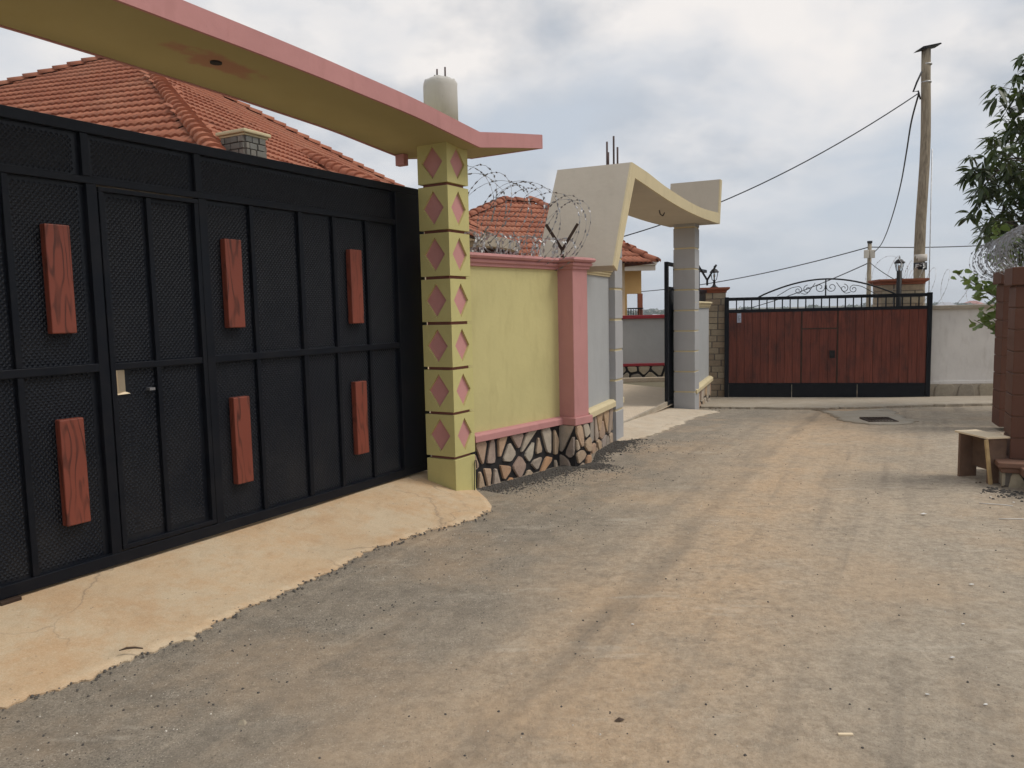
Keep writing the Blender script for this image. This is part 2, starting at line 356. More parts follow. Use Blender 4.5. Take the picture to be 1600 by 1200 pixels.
def mat_brick(name, stops):
    n = NT(name); P = n.geo(); c = n.ramp(n.rand(), *stops)
    c = n.mix(n.ramp(n.noise(16, 5, 0.7, P), (0.35, 0.0), (0.7, 0.6)), c, n.mix(0.55, c, (0.10, 0.08, 0.065)))
    return n.done(c, 0.9, n.bump(n.noise(45, 5, 0.7, P), 0.6, 0.006), spec=0.2)
def mat_plank():
    n = NT('red_brown_board'); P = n.geo(); r_ = n.rand()
    g = n.noise(2.0, 5, 0.65, n.vec((24, 24, 1.1), P)); 
    c = n.mix(n.ramp(g, (0.38, 0.0), (0.66, 1.0)), (0.11, 0.026, 0.015), (0.215, 0.056, 0.033))
    c = n.mix(n.math('MULTIPLY', r_, 0.25), c, (0.10, 0.022, 0.016))
    dk = n.noise(1.5, 5, 0.7, n.vec((2.2, 2.2, 1.0), P))
    c = n.mix(n.math('MULTIPLY', n.ramp(dk, (0.50, 0.0), (0.70, 1.0)), 0.7), c, (0.026, 0.012, 0.010))
    stq = n.noise(1.0, 4, 0.6, n.vec((30, 30, 0.9), P, loc=(3, 3, 3)))
    c = n.mix(n.math('MULTIPLY', n.ramp(stq, (0.62, 0.0), (0.70, 1.0)), 0.5), c, (0.022, 0.010, 0.008))
    return n.done(c, 0.55, n.bump(g, 0.2, 0.004), spec=0.3)
def mat_pole():
    n = NT('weathered_pole_wood'); g = n.noise(2.0, 6, 0.7, n.vec((18, 18, 0.8)))
    c = n.mix(n.ramp(g, (0.36, 0.0), (0.66, 1.0)), (0.17, 0.135, 0.095), (0.37, 0.31, 0.225))
    c = n.mix(n.math('MULTIPLY', n.ramp(n.noise(1.2, 4, 0.6), (0.5, 0.0), (0.7, 1.0)), 0.45), c, (0.40, 0.335, 0.24))
    return n.done(c, 0.85, n.bump(g, 0.4, 0.008), spec=0.2)
def mat_leaf(name, a, b):
    n = NT(name); P = n.geo(); r_ = n.rand()
    c = n.mix(n.math('ADD', n.math('MULTIPLY', r_, 0.6), n.math('MULTIPLY', n.noise(3.0, 3, 0.6, P), 0.4)), a, b)
    n.b.inputs['Subsurface Weight'].default_value = 0.0
    m = n.done(c, 0.42, spec=0.45)
    tr = n.N.new('ShaderNodeBsdfTranslucent'); n.L.new(n.mix(0.5, c, (b[0]*1.6, b[1]*1.7, b[2]*0.6)), tr.inputs[0])
    mx = n.N.new('ShaderNodeMixShader'); mx.inputs[0].default_value = 0.25
    n.L.new(n.b.outputs[0], mx.inputs[1]); n.L.new(tr.outputs[0], mx.inputs[2])
    n.L.new(mx.outputs[0], n.N['Material Output'].inputs[0]); return m
def plain(name, c, rough=0.7, metal=0.0, var=0.2, scale=8.0, spec=0.4):
    n = NT(name); P = n.geo()
    cc = n.mix(n.ramp(n.noise(scale, 5, 0.6, P), (0.3, 0.0), (0.7, 1.0)), sh(c, 1-var), sh(c, 1+var))
    return n.done(cc, rough, n.bump(n.noise(60, 3, 0.6, P), 0.15, 0.003), metal, spec)
def mat_pavers():
    n = NT('concrete_pavers'); P = n.geo()
    br = n.N.new('ShaderNodeTexBrick'); n.L.new(n.vec((1, 1, 1), P, rot=(0, 0, R(25))), br.inputs['Vector'])
    br.inputs['Scale'].default_value = 4.5; br.inputs['Mortar Size'].default_value = 0.012
    br.inputs['Color1'].default_value = (0.56, 0.47, 0.36, 1); br.inputs['Color2'].default_value = (0.64, 0.54, 0.42, 1); br.inputs['Mortar'].default_value = (0.36, 0.29, 0.22, 1)
    c = n.mix(n.math('MULTIPLY', n.ramp(n.noise(1.5, 5, 0.6, P), (0.4, 0.0), (0.7, 1.0)), 0.4), br.outputs[0], (0.60, 0.49, 0.35))
    return n.done(c, 0.9, n.bump(br.outputs['Fac'], 0.3, -0.01), spec=0.2)
def mat_canopy():
    n = NT('olive_canopy_paint'); P = n.geo(); X, Y, Z = n.sep()
    a = n.noise(1.3, 5, 0.6, P)
    c = n.mix(n.ramp(a, (0.3, 0.0), (0.7, 1.0)), (0.37, 0.32, 0.15), (0.42, 0.365, 0.18))
    # leftover smear of pink primer round the lamp hole
    dx = n.math('MULTIPLY', n.math('ADD', X, 2.08), 2.2); dy = n.math('MULTIPLY', n.math('SUBTRACT', Y, 0.16), 5.5)
    d = n.math('SQRT', n.math('ADD', n.math('MULTIPLY', dx, dx), n.math('MULTIPLY', dy, dy)))
    d = n.math('ADD', d, n.math('MULTIPLY', n.math('SUBTRACT', n.noise(7, 4, 0.6), 0.5), 1.5))
    c = n.mix(n.math('MULTIPLY', n.ramp(d, (0.42, 1.0), (0.75, 0.0)), 0.75), c, (0.40, 0.185, 0.14))
    return n.done(c, 0.85, n.bump(n.noise(25, 4, 0.6, P), 0.4, 0.004), spec=0.2)

M = dict(
    asphalt=mat_asphalt(),
    concrete=mat_concrete('apron_concrete', (0.57, 0.40, 0.235), (0.575, 0.455, 0.305), (0.53, 0.335, 0.175)),
    concrete2=mat_concrete('pale_apron_concrete', (0.60, 0.505, 0.38), (0.56, 0.475, 0.37), (0.52, 0.41, 0.29)),
    cement=mat_concrete('cement_strip', (0.42, 0.36, 0.28), (0.35, 0.305, 0.24), (0.32, 0.26, 0.19)),
    green=plaster('olive_plaster', (0.545, 0.49, 0.235), 0.09, 0.28),
    green_col=plaster('olive_column_plaster', (0.52, 0.475, 0.205), 0.08, 0.15),
    pink=plaster('pink_plaster', (0.50, 0.245, 0.235), 0.10, 0.25),
    pink_in=plaster('pink_inset', (0.53, 0.26, 0.25), 0.10, 0.12),
    groove=plaster('maroon_groove', (0.27, 0.11, 0.09), 0.12, 0.1),
    canopy=mat_canopy(),
    grey=plaster('grey_plaster', (0.38, 0.39, 0.395), 0.06, 0.15),
    grey_col=plaster('grey_column_plaster', (0.385, 0.385, 0.39), 0.06, 0.12),
    cream=plaster('cream_trim', (0.60, 0.51, 0.32), 0.08, 0.2),
    taupe=plaster('taupe_plaster', (0.475, 0.425, 0.35), 0.05, 0.15),
    rawcem=plaster('bare_cement', (0.55, 0.53, 0.49), 0.12, 0.35),
    palewall=plaster('pale_grey_render', (0.72, 0.69, 0.66), 0.10, 0.35),
    redtrim=plaster('red_trim', (0.30, 0.035, 0.045), 0.1, 0.15),
    brown=plaster('brown_pillar_paint', (0.115, 0.052, 0.034), 0.12, 0.15, rough=0.7),
    brown2=plaster('brown_ledge_paint', (0.20, 0.11, 0.075), 0.12, 0.25),
    terracap=plaster('terracotta_cap', (0.33, 0.11, 0.06), 0.12, 0.2),
    yellowwall=plaster('yellow_house_plaster', (0.66, 0.42, 0.17), 0.06, 0.1),
    creamwall=plaster('cream_house_plaster', (0.62, 0.50, 0.33), 0.06, 0.1),
    white=plaster('white_fascia', (0.62, 0.57, 0.50), 0.08, 0.15),
    mortar=plain('black_mortar', (0.017, 0.015, 0.016), 0.8, 0, 0.3),
    mortar2=plain('grey_mortar', (0.15, 0.13, 0.11), 0.9, 0, 0.2),
    stone=mat_stone(),
    black=paint_metal('black_gate_paint', (0.0045, 0.0060, 0.0100), 0.33, 0.04),
    black2=paint_metal('black_iron', (0.012, 0.012, 0.013), 0.5, 0.12),
    rust=paint_metal('brown_steel', (0.045, 0.028, 0.02), 0.7, 0.3),
    wire=plain('galvanised_wire', (0.26, 0.26, 0.27), 0.45, 0.6, 0.25),
    wire2=plain('pale_galvanised_wire', (0.5, 0.5, 0.5), 0.5, 0.5, 0.25),
    rebar=plain('rebar_steel', (0.09, 0.06, 0.055), 0.7, 0.4, 0.3),
    emboss=mat_emboss(), block=mat_wood_paint(), tile=mat_tile(), plank=mat_plank(), pole=mat_pole(), pavers=mat_pavers(),
    brick=mat_brick('buff_brick', ((0.0, (0.42, 0.34, 0.24)), (0.35, (0.54, 0.45, 0.32)), (0.65, (0.33, 0.25, 0.175)), (1.0, (0.48, 0.37, 0.255)))),
    greybrick=mat_brick('grey_stone_brick', ((0.0, (0.13, 0.135, 0.125)), (0.4, (0.22, 0.22, 0.20)), (0.7, (0.165, 0.16, 0.14)), (1.0, (0.27, 0.255, 0.22)))),
    rubble=mat_brick('pale_rubble_stone', ((0.0, (0.42, 0.36, 0.27)), (0.5, (0.50, 0.43, 0.31)), (1.0, (0.33, 0.29, 0.235)))),
    darktile=plain('roof_underlay', (0.12, 0.04, 0.025), 0.9),
    cable=plain('black_cable', (0.025, 0.025, 0.028), 0.6),
    leaf=mat_leaf('mango_leaf', (0.026, 0.052, 0.017), (0.095, 0.125, 0.042)),
    leaf2=mat_leaf('pale_round_leaf', (0.085, 0.15, 0.035), (0.22, 0.29, 0.10)),
    farleaf=mat_leaf('far_foliage', (0.03, 0.05, 0.02), (0.07, 0.095, 0.04)),
    bark=plain('bark', (0.09, 0.07, 0.05), 0.9, 0, 0.35),
    plywood=plain('pale_plywood', (0.74, 0.60, 0.41), 0.6, 0, 0.08, 5),
    board=plain('brown_board', (0.155, 0.092, 0.06), 0.75, 0, 0.3, 6),
    slatw=plain('yellow_slat_wood', (0.48, 0.33, 0.16), 0.7, 0, 0.15, 14),
    gravel=mat_brick('asphalt_gravel', ((0.0, (0.10, 0.092, 0.083)), (1.0, (0.13, 0.12, 0.108)))),
    paper=plain('white_litter', (0.7, 0.68, 0.64), 0.7, 0, 0.1),
    sticker=plain('blue_white_notice', (0.50, 0.54, 0.66), 0.5, 0, 0.2, 40),
    deadleaf=plain('dead_leaf', (0.07, 0.045, 0.03), 0.8, 0, 0.3),
    glassm=None, soil=plain('far_ground', (0.16, 0.14, 0.09), 0.95, 0, 0.3, 0.05), hill=plain('hill_green', (0.07, 0.085, 0.045), 0.95, 0, 0.3, 0.02),
)
g_ = NT('clear_glass'); g_.b.inputs['Transmission Weight'].default_value = 1.0; g_.b.inputs['IOR'].default_value = 1.05
M['glassm'] = g_.done((0.92, 0.95, 0.96), 0.05)
dk = NT('dark_window_glass'); M['window'] = dk.done((0.02, 0.022, 0.025), 0.08, spec=0.6)

# ------------------------------------------------------------------ ground, road, aprons
def sheet(name, m, xs, ys, fz):
    b = MB(); nx, ny = len(xs), len(ys)
    b.v = [(x, y, fz(x, y)) for y in ys for x in xs]
    b.f = [(j*nx+i, j*nx+i+1, (j+1)*nx+i+1, (j+1)*nx+i) for j in range(ny-1) for i in range(nx-1)]
    b.sm = [True]*len(b.f)
    return kind(b.build(name, m), 'structure')
def far_z(x, y):
    d = math.hypot(x, y)
    z = zg(y)-0.06
    if d > 26:
        t = min((d-26)/170.0, 1); z -= 9.0*t*t*(3-2*t)
    if d > 230:
        t = min((d-230)/330.0, 1); z += 5.5*t*t*(3-2*t)
    return z
def spaced(lim): 
    out = [-lim]; 
    base = [0, 4, 8, 12, 16, 20, 26, 34, 44, 60, 80, 110, 150, 200, 260, 330, 420, 520, 640, 900, 1500, 3000, 5500]
    return [-b for b in reversed(base[1:])] + base
sheet('ground', M['soil'], spaced(0), spaced(0), far_z)
def road_z(x, y):
    return zg(y)+0.008*math.sin(x*1.7+y*0.6)*math.sin(y*1.1-x*0.4)
sheet('road', M['asphalt'], [-8+0.25*i for i in range(81)], [-5+0.25*i for i in range(89)], road_z)

def ragged(pts, step, amp, seed):
    g = random.Random(seed); out = []; ph = [g.uniform(0, 6.28) for _ in range(4)]; acc = 0.0
    for i in range(len(pts)-1):
        a, b = Vector(pts[i]), Vector(pts[i+1]); L = (b-a).length; n = max(1, int(L/step)); d = (b-a)/max(L, 1e-6); nn = Vector((-d.y, d.x))
        for k in range(n):
            t = acc+L*k/n; p = a.lerp(b, k/n)
            w = 0.9*math.sin(t*17+ph[0])*math.sin(t*6.1+ph[1])+0.7*math.sin(t*41+ph[2])+0.5*math.sin(t*9+ph[3])
            out.append(p+nn*amp*(w*0.7+g.uniform(-0.8, 0.8)))
        acc += L
    out.append(Vector(pts[-1])); return out
def apron(name, m, inner, outer, fz, rows=10):
    # sheet between an inner line and a ragged outer line with the same count
    b = MB(); n = len(outer)
    for j in range(rows+1):
        t = j/rows
        for i in range(n):
            p = inner[i].lerp(outer[i], t); b.v.append((p.x, p.y, fz(p.x, p.y, t)))
    # buried skirt
    for i in range(n): b.v.append((outer[i].x, outer[i].y, fz(outer[i].x, outer[i].y, 1)-0.06))
    b.f = [(j*n+i+1, j*n+i, (j+1)*n+i, (j+1)*n+i+1) for j in range(rows+1) for i in range(n-1)]; b.sm = [j < rows for j in range(rows+1) for i in range(n-1)]
    return kind(b.build(name, m), 'structure')
S1 = Vector((0.516, 0.857)); N1 = Vector((0.857, -0.516)); A1 = Vector((-0.49, 6.379))
edge1 = [(-3.45, 0.9), (-2.65, 2.2), (-2.083, 2.951), (-1.896, 3.166), (-1.778, 3.373), (-1.581, 3.602), (-1.51, 3.875), (-1.296, 4.228), (-1.127, 4.598), (-0.957, 4.967), (-0.80, 5.19), (-0.574, 5.40), (-0.312, 5.673), (-0.190, 5.90), (-0.185, 6.05), (-0.235, 6.303), (-0.34, 6.66)]
o1 = ragged(edge1[:14], 0.018, 0.022, 3)+[Vector(p) for p in edge1[14:]]
GATE_N = -0.46
def inner1(p):
    s_ = (p-A1).dot(S1); s_ = min(s_, 0.27); return A1+S1*s_+N1*(GATE_N-0.12)
i1 = [inner1(p) for p in o1]
def z1(x, y, t):
    k = (1-t); return road_z(x, y)+0.007+0.155*(k*k*(3-2*k)*0.55+k*0.45)
apron('gate_apron', M['concrete'], i1, o1, z1, 14)
S2 = Vector((0.421, 0.907)); N2 = Vector((0.907, -0.421)); NR = Vector((1.316, 9.052))
edge2 = [(1.30, 9.02), (1.42, 9.12), (1.60, 9.34), (1.88, 9.70), (2.10, 10.2), (2.36, 10.6), (2.60, 11.2), (2.80, 11.6), (3.05, 12.0), (3.3, 12.3), (3.42, 12.75)]
o2 = ragged(edge2, 0.03, 0.035, 5)
i2 = [NR+S2*max(-0.2, min(4.5, (p-NR).dot(S2)))-N2*0.5 for p in o2]
apron('driveway_apron', M['concrete2'], i2, o2, lambda x, y, t: max(zg(y)+0.008+0.05*(1-t), zg(y)+0.008), 8)
# concrete strip before the far gate, with the drain surround
eb = [(3.35, 13.5), (3.8, 13.2), (4.3, 12.95), (5.1, 12.5), (6.0, 12.5), (7.0, 12.7), (8.3, 12.7), (9.6, 12.6)]
ob = ragged(eb, 0.06, 0.05, 9)
ib = [Vector((lerp(3.9, 9.7, i/(len(ob)-1)), lerp(15.95, 14.75, i/(len(ob)-1)))) for i in range(len(ob))]
apron('gate_threshold_strip', M['cement'], ib, ob, lambda x, y, t: zg(y)+0.035+0.02*(1-t), 10)
ep = [(4.95, 12.5), (4.9, 11.9), (4.78, 11.3), (4.62, 10.8), (4.62, 10.35), (4.8, 10.05), (5.05, 9.98), (5.3, 10.08), (5.5, 10.4), (5.6, 10.9), (5.75, 11.4), (5.95, 11.9), (6.1, 12.45)]
op = ragged(ep, 0.05, 0.035, 14); cp0 = Vector((5.2, 11.3))
ip = [cp0+Vector((0, (p.y-cp0.y)*0.5)) for p in op]
apron('drain_surround', M['cement'], ip, op, lambda x, y, t: zg(y)+0.012+0.01*(1-t), 5)

# yards behind the gates
b = MB(); Z = 0.15
for p in ((-6.2, GATE_N-0.14), (0.6, GATE_N-0.14), (3.2, -9), (-9, -12)): 
    q = A1+S1*p[0]+N1*p[1]; b.v.append((q.x, q.y, Z))
b.f = [(0, 1, 2, 3)]; b.sm = [False]
kind(b.build('front_yard', M['concrete']), 'structure')
b = MB()
for p, z in (((-0.2, -0.4), -0.02), ((4.6, -0.4), -0.085), ((6.6, -0.4), -0.085), ((10.5, -7), -0.085), ((2.5, -9), -0.06)):
    q = NR+S2*p[0]+N2*p[1]; b.v.append((q.x, q.y, z-0.004))
b.f = [(0, 1, 2, 3, 4)]; b.sm = [False]
kind(b.build('paved_courtyard', M['pavers']), 'structure')

# ------------------------------------------------------------------ black gate, portal and its canopy
RZ1 = frame_of(S1)
def fr1(): return (A1.x, A1.y, 0), RZ1
gate = thing('sheet_metal_gate', *fr1(), 'large black embossed sheet metal gate with red blocks', 'gate')
GY = -GATE_N          # local y of the gate plane (y grows away from the road)
FB = 0.168
def gb(name, x0, x1, z0, z1, d=0.05, m='black', y=GY, bev=0.004, parent=None, lab=None):
    return MB().box(x0, x1, y-d/2, y+d/2, z0, z1).build(name, M[m], parent or gate, bev, lab)
GX0, GX1 = -4.25, 0.22
gb('top_rail', GX0, GX1, 2.565, 2.625, 0.06); gb('bottom_rail', GX0, GX1, FB, 0.235, 0.06)
gb('middle_rail', GX0+0.05, -2.73, 1.272, 1.318, 0.054); gb('middle_rail', -2.665, -2.08, 1.274, 1.312, 0.05); gb('middle_rail', -2.005, -0.15, 1.272, 1.318, 0.054)
gb('transom_rail', GX0+0.05, -0.15, 2.296, 2.336, 0.056)
gb('post', -0.15, GX1, 0.235, 2.565, 0.07); gb('post', GX0, GX0+0.05, 0.235, 2.565, 0.06)
for x in (-2.745, -2.04): gb('upright', x-0.022, x+0.022, 2.336, 2.565, 0.052)
for x in (-2.725, -2.02): gb('upright', x-0.03, x+0.03, 0.235, 2.296, 0.058)
gb('upright', -1.225, -1.185, 0.235, 2.296, 0.05)
for x in (-3.163, -1.638, -0.865, -0.501, -3.60, -3.98):
    gb('thin_bar', x-0.016, x+0.016, 0.235, 1.272, 0.044, bev=0.003); gb('thin_bar', x-0.016, x+0.016, 1.318, 2.296, 0.044, bev=0.003)
# wicket door set into the gate
door = gb('wicket_door', -2.69, -2.66, 0.27, 2.262, 0.066, bev=0.003)
gb('door_frame', -2.085, -2.055, 0.27, 2.262, 0.066, bev=0.003, parent=door); gb('door_frame', -2.69, -2.055, 2.262, 2.288, 0.066, bev=0.003, parent=door)
gb('door_frame', -2.69, -2.055, 0.243, 0.27, 0.066, bev=0.003, parent=door); gb('thin_bar', -2.40, -2.37, 0.27, 1.274, 0.044, bev=0.003, parent=door); gb('thin_bar', -2.40, -2.37, 1.312, 2.262, 0.044, bev=0.003, parent=door)
def emboss(b, x0, x1, z0, z1, y):
    # pressed sheet: staggered raised diamonds standing 4 mm proud
    a, h = 0.0265, 0.0300; j0 = int(z0/(h/2))
    for j in range(j0, int(z1/(h/2))+1):
        z = j*h/2
        if z-0.0125 < z0 or z+0.0125 > z1: continue
        i0 = math.floor(x0/a)-1
        for i in range(i0, math.ceil(x1/a)+2):
            x = (i+(0.5 if j % 2 else 0))*a
            if x-0.011 < x0 or x+0.011 > x1: continue
            o = len(b.v); b.v += [(x, y, z-0.0125), (x+0.011, y, z), (x, y, z+0.0125), (x-0.011, y, z), (x, y-0.0045, z)]
            b.f += [(o, o+1, o+4), (o+1, o+2, o+4), (o+2, o+3, o+4), (o+3, o, o+4)]; b.sm += [False]*4
    return b
def panel(x0, x1, z0, z1, par=None):
    b = MB().box(x0, x1, GY+0.004, GY+0.008, z0, z1)
    emboss(b, x0+0.018, x1-0.018, z0+0.004, z1-0.004, GY+0.0038).build('panel', M['emboss'], par or gate)
for x0, x1 in ((GX0+0.05, -2.767), (-2.723, -2.062), (-2.018, -0.15)): panel(x0, x1, 2.336, 2.565)
xs = [GX0+0.05, -3.98, -3.60, -3.163, -2.755]
for i in range(4): panel(xs[i], xs[i+1], 0.235, 1.29); panel(xs[i], xs[i+1], 1.29, 2.296)
xs = [-1.99, -1.638, -1.205, -0.865, -0.501, -0.15]
for i in range(5): panel(xs[i], xs[i+1], 0.235, 1.29); panel(xs[i], xs[i+1], 1.29, 2.296)
panel(-2.66, -2.385, 1.29, 2.262, door); panel(-2.385, -2.085, 1.29, 2.262, door); panel(-2.385, -2.085, 0.27, 1.29, door)
hb = MB()      # this sheet has a hand hole cut in it
for x0, x1, z0, z1_ in ((-2.66, -2.658, 1.13, 1.27), (-2.588, -2.385, 1.13, 1.27), (-2.66, -2.385, 0.27, 1.13), (-2.66, -2.385, 1.27, 1.29)): hb.box(x0, x1, GY+0.004, GY+0.008, z0, z1_)
emboss(hb, -2.57, -2.40, 0.29, 1.285, GY+0.0038); emboss(hb, -2.655, -2.57, 0.29, 1.12, GY+0.0038)
hb.build('panel', M['emboss'], door, label='embossed black door sheet with a hand hole cut out')
flap = MB().add([(-2.588, GY+0.006, 1.27), (-2.588, GY+0.006, 1.145), (-2.598, GY+0.05, 1.15), (-2.60, GY+0.055, 1.27), (-2.565, GY-0.004, 1.132), (-2.658, GY-0.004, 1.130), (-2.658, GY-0.004, 1.136)], [(0, 1, 2, 3), (1, 4, 5, 6)])
flap.build('bent_flap', M['plywood'], door)
lt = MB().box(-2.46, -2.425, GY-0.03, GY+0.004, 1.14, 1.155); lt.build('latch', M['wire'], door)
def wblock(x, z0, z1):
    MB().box(x-0.052, x+0.078, GY-0.050, GY-0.0, z0, z1).build('wood_block', M['block'], gate, 0.006)
for x in (-2.95, -1.835, -0.68, -3.79): wblock(x, 1.49, 2.06); wblock(x, 0.46, 1.035)
for z in (0.55, 1.35, 2.15): MB().tube([(0.235, GY, z), (0.235, GY, z+0.14)], 0.022, 8).build('hinge', M['black2'], gate)
MB().box(-3.36, -3.26, GY-0.06, GY+0.0, FB-0.03, FB).build('floor_stop', M['rust'], gate, 0.004)

portal = thing('gate_portal', *fr1(), 'olive portal with diamond columns and arched pink edged canopy', 'gate portal')
def diamond_column(x0, rad=0.0):
    c = MB().box(x0+0.030, x0+0.270, 0.030, 0.270, -0.1, 2.93).build('column', M['groove'], portal)
    D = 0.022
    zs = [-0.1, 0.333]+[0.333+0.3795*k for k in range(1, 7)]+[2.955]
    base = MB().box(x0, x0+0.30, 0, 0.30, -0.1, 0.32).build('block', M['green_col'], c, 0.004)
    for k in range(1, 8):
        z0, z1_ = zs[k]+0.013, zs[k+1]-(0.013 if k < 7 else 0.0)
        b = MB(); pk = []
        cz = (z0+z1_)/2; hh = (z1_-z0)*0.40; hw = 0.105
        for face in range(4):
            def P(u, v, d):      # u 0..0.3 along the face, d inwards
                if face == 0: return (x0+u, d, v)
                if face == 1: return (x0+0.3-d, u, v)
                if face == 2: return (x0+0.3-u, 0.3-d, v)
                return (x0+d, 0.3-u, v)
            vs = [P(0, z0, 0), P(0.3, z0, 0), P(0.3, z1_, 0), P(0, z1_, 0)]
            dm = [(0.15, cz-hh), (0.15+hw, cz), (0.15, cz+hh), (0.15-hw, cz)]
            vs += [P(u, v, 0) for u, v in dm]+[P(u, v, D) for u, v in dm]
            b.add(vs, [(0, 1, 4), (1, 5, 4), (1, 2, 5), (2, 6, 5), (2, 3, 6), (3, 7, 6), (3, 0, 7), (0, 4, 7)]+[(4, 5, 9, 8), (5, 6, 10, 9), (6, 7, 11, 10), (7, 4, 8, 11)])
            pk.append([P(u, v, D-0.003) for u, v in dm]+[P(0.15+(u-0.15)*0.99, cz+(v-cz)*0.99, D+0.012) for u, v in dm])
        b.box(x0+0.04, x0+0.26, 0.04, 0.26, z0+0.0005, z0+0.012)     # closes the underside
        b.add([(x0, 0, z0), (x0+0.3, 0, z0), (x0+0.3, 0.3, z0), (x0, 0.3, z0), (x0, 0, z1_), (x0+0.3, 0, z1_), (x0+0.3, 0.3, z1_), (x0, 0.3, z1_)], [(0, 3, 2, 1), (4, 5, 6, 7)])
        b.build('block', M['green_col'], c)
        for q in pk: MB().add(q, [(0, 1, 2, 3), (4, 7, 6, 5), (0, 4, 5, 1), (1, 5, 6, 2), (2, 6, 7, 3), (3, 7, 4, 0)]).build('diamond_inset', M['pink_in'], c)
diamond_column(0.0); diamond_column(-4.62)
kn = [(-6.2, 2.95), (-5.2, 2.99), (-4.6, 3.02), (-3.4, 3.075), (-2.4, 3.062), (-1.65, 3.042), (-1.2, 3.022), (-0.65, 2.995), (-0.2, 2.955), (0.24, 2.915)]
def cat(ks, per=6):
    out = []
    for i in range(len(ks)-1):
        p0, p1, p2, p3 = ks[max(i-1, 0)], ks[i], ks[i+1], ks[min(i+2, len(ks)-1)]
        for k in range(per):
            t = k/per
            out.append(tuple(0.5*((2*p1[q])+(-p0[q]+p2[q])*t+(2*p0[q]-5*p1[q]+4*p2[q]-p3[q])*t*t+(-p0[q]+3*p1[q]-3*p2[q]+p3[q])*t**3) for q in range(len(p1))))
    out.append(ks[-1]); return out
low = cat(kn, 4)+[(0.6, 2.975), (0.95, 3.03), (1.30, 3.085)]
FT = 0.125
YF, YB = -0.15, 0.62
def strip_slab(b, pts, th, y0, y1):
    n = len(pts)
    vs = [(x, y0, z) for x, z in pts]+[(x, y1, z) for x, z in pts]+[(x, y0, z+th) for x, z in pts]+[(x, y1, z+th) for x, z in pts]
    fs = []
    for i in range(n-1):
        fs += [(i, n+i, n+i+1, i+1), (2*n+i, 2*n+i+1, 3*n+i+1, 3*n+i), (i, i+1, 2*n+i+1, 2*n+i), (n+i, 3*n+i, 3*n+i+1, n+i+1)]
    fs += [(0, 2*n, 3*n, n), (n-1, 2*n-1, 4*n-1, 3*n-1)]
    return b.add(vs, fs)
can = strip_slab(MB(), low, FT-0.006, YF+0.004, YB-0.004).build('canopy', M['canopy'], portal)
strip_slab(MB(), [(x, z-0.004) for x, z in low], FT, YF-0.022, YF).build('fascia', M['pink'], can, label='pink painted front edge of the canopy')
strip_slab(MB(), [(x, z-0.004) for x, z in low], FT, YB, YB+0.022).build('fascia', M['pink'], can)
e_ = low[-1]; MB().box(e_[0]+0.0015, e_[0]+0.02, YF-0.022, YB+0.022, e_[1]-0.004, e_[1]+FT-0.004).build('fascia', M['pink'], can)
MB().lathe([(0.028, 0.0), (0.034, 0.0), (0.034, 0.02), (0.028, 0.02)], (-2.08, 0.16, 3.045), 12).build('lamp_hole', M['mortar'], can)
MB().box(0.10, 0.16, YB-0.10, YB-0.005, 2.83, 2.925).build('drip_block', M['pink'], can, 0.004)
st = MB(); pr = [(0.142, 3.02), (0.142, 3.42), (0.140, 3.452), (0.128, 3.476), (0.10, 3.488), (0.04, 3.498)]
st.lathe(pr, (0.15, 0.15, 0), 24); st.v = [(x+rnd.uniform(-.004, .004), y+rnd.uniform(-.004, .004), z+(rnd.uniform(-.012, .012) if z > 3.46 else 0)) for x, y, z in st.v]
stub = st.build('concrete_stub', M['rawcem'], portal)
for dx, dy, hh in ((-0.07, -0.02, 0.06), (0.03, -0.03, 0.10), (0.02, 0.07, 0.05)): MB().tube([(0.15+dx, 0.15+dy, 3.47), (0.15+dx+.003, 0.15+dy, 3.49+hh)], 0.0075, 6).build('rebar', M['rebar'], stub)
# thin wire hook sticking from the ground at the column
hk = MB().tube([(0.255, -0.012, 0.0), (0.25, -0.02, 0.12), (0.252, -0.02, 0.24), (0.265, -0.02, 0.275), (0.285, -0.02, 0.27), (0.292, -0.018, 0.20)], 0.004, 6).build('wire_hook', M['mortar'])
hk.location = (A1.x, A1.y, 0); hk.rotation_euler = (0, 0, RZ1); tag(hk, 'short bent black wire standing at foot of olive column', 'wire')

# ------------------------------------------------------------------ boundary walls
def coping(b, x0, x1, yf, yb, z0, scale=1.0):
    pr = [(0.0, 0.0), (-0.018, 0.005), (-0.018, 0.028), (-0.035, 0.036), (-0.042, 0.055), (-0.03, 0.066), (-0.055, 0.074), (-0.066, 0.092), (-0.058, 0.11), (-0.03, 0.118)]
    pts = [(yf+p*scale, z0+q*scale) for p, q in pr]+[(yb-p*scale, z0+q*scale) for p, q in reversed(pr)]
    return b.prism(pts, x0, x1, YZ)
def plinth(parent, x0, x1, yf, yb, z0, z1, seed, nu, nv, gap=0.03, stone='stone', mortar='mortar', ends=()):
    core = MB().box(x0, x1, yf+0.012, yb, z0, z1).build('plinth', M[mortar], parent)
    polys = voronoi(x0+0.006, x1-0.006, z0, z1-0.004, nu, nv, gap, seed)
    for k, p in enumerate(polys):
        link('stone', stone_mesh(p, 0.022, lambda u, v, d: (u, yf+0.012-d, v), M[stone], seed*100+k), core)
    for xe, sgn in ends:
        for k, p in enumerate(voronoi(yf+0.02, yb-0.006, z0, z1-0.004, 1, nv, gap, seed+7)):
            link('stone', stone_mesh(p, 0.018, (lambda u, v, d: (xe-d, u, v)) if sgn < 0 else (lambda u, v, d: (xe+d, u, v)), M[stone], seed*100+50+k), core)
    return core
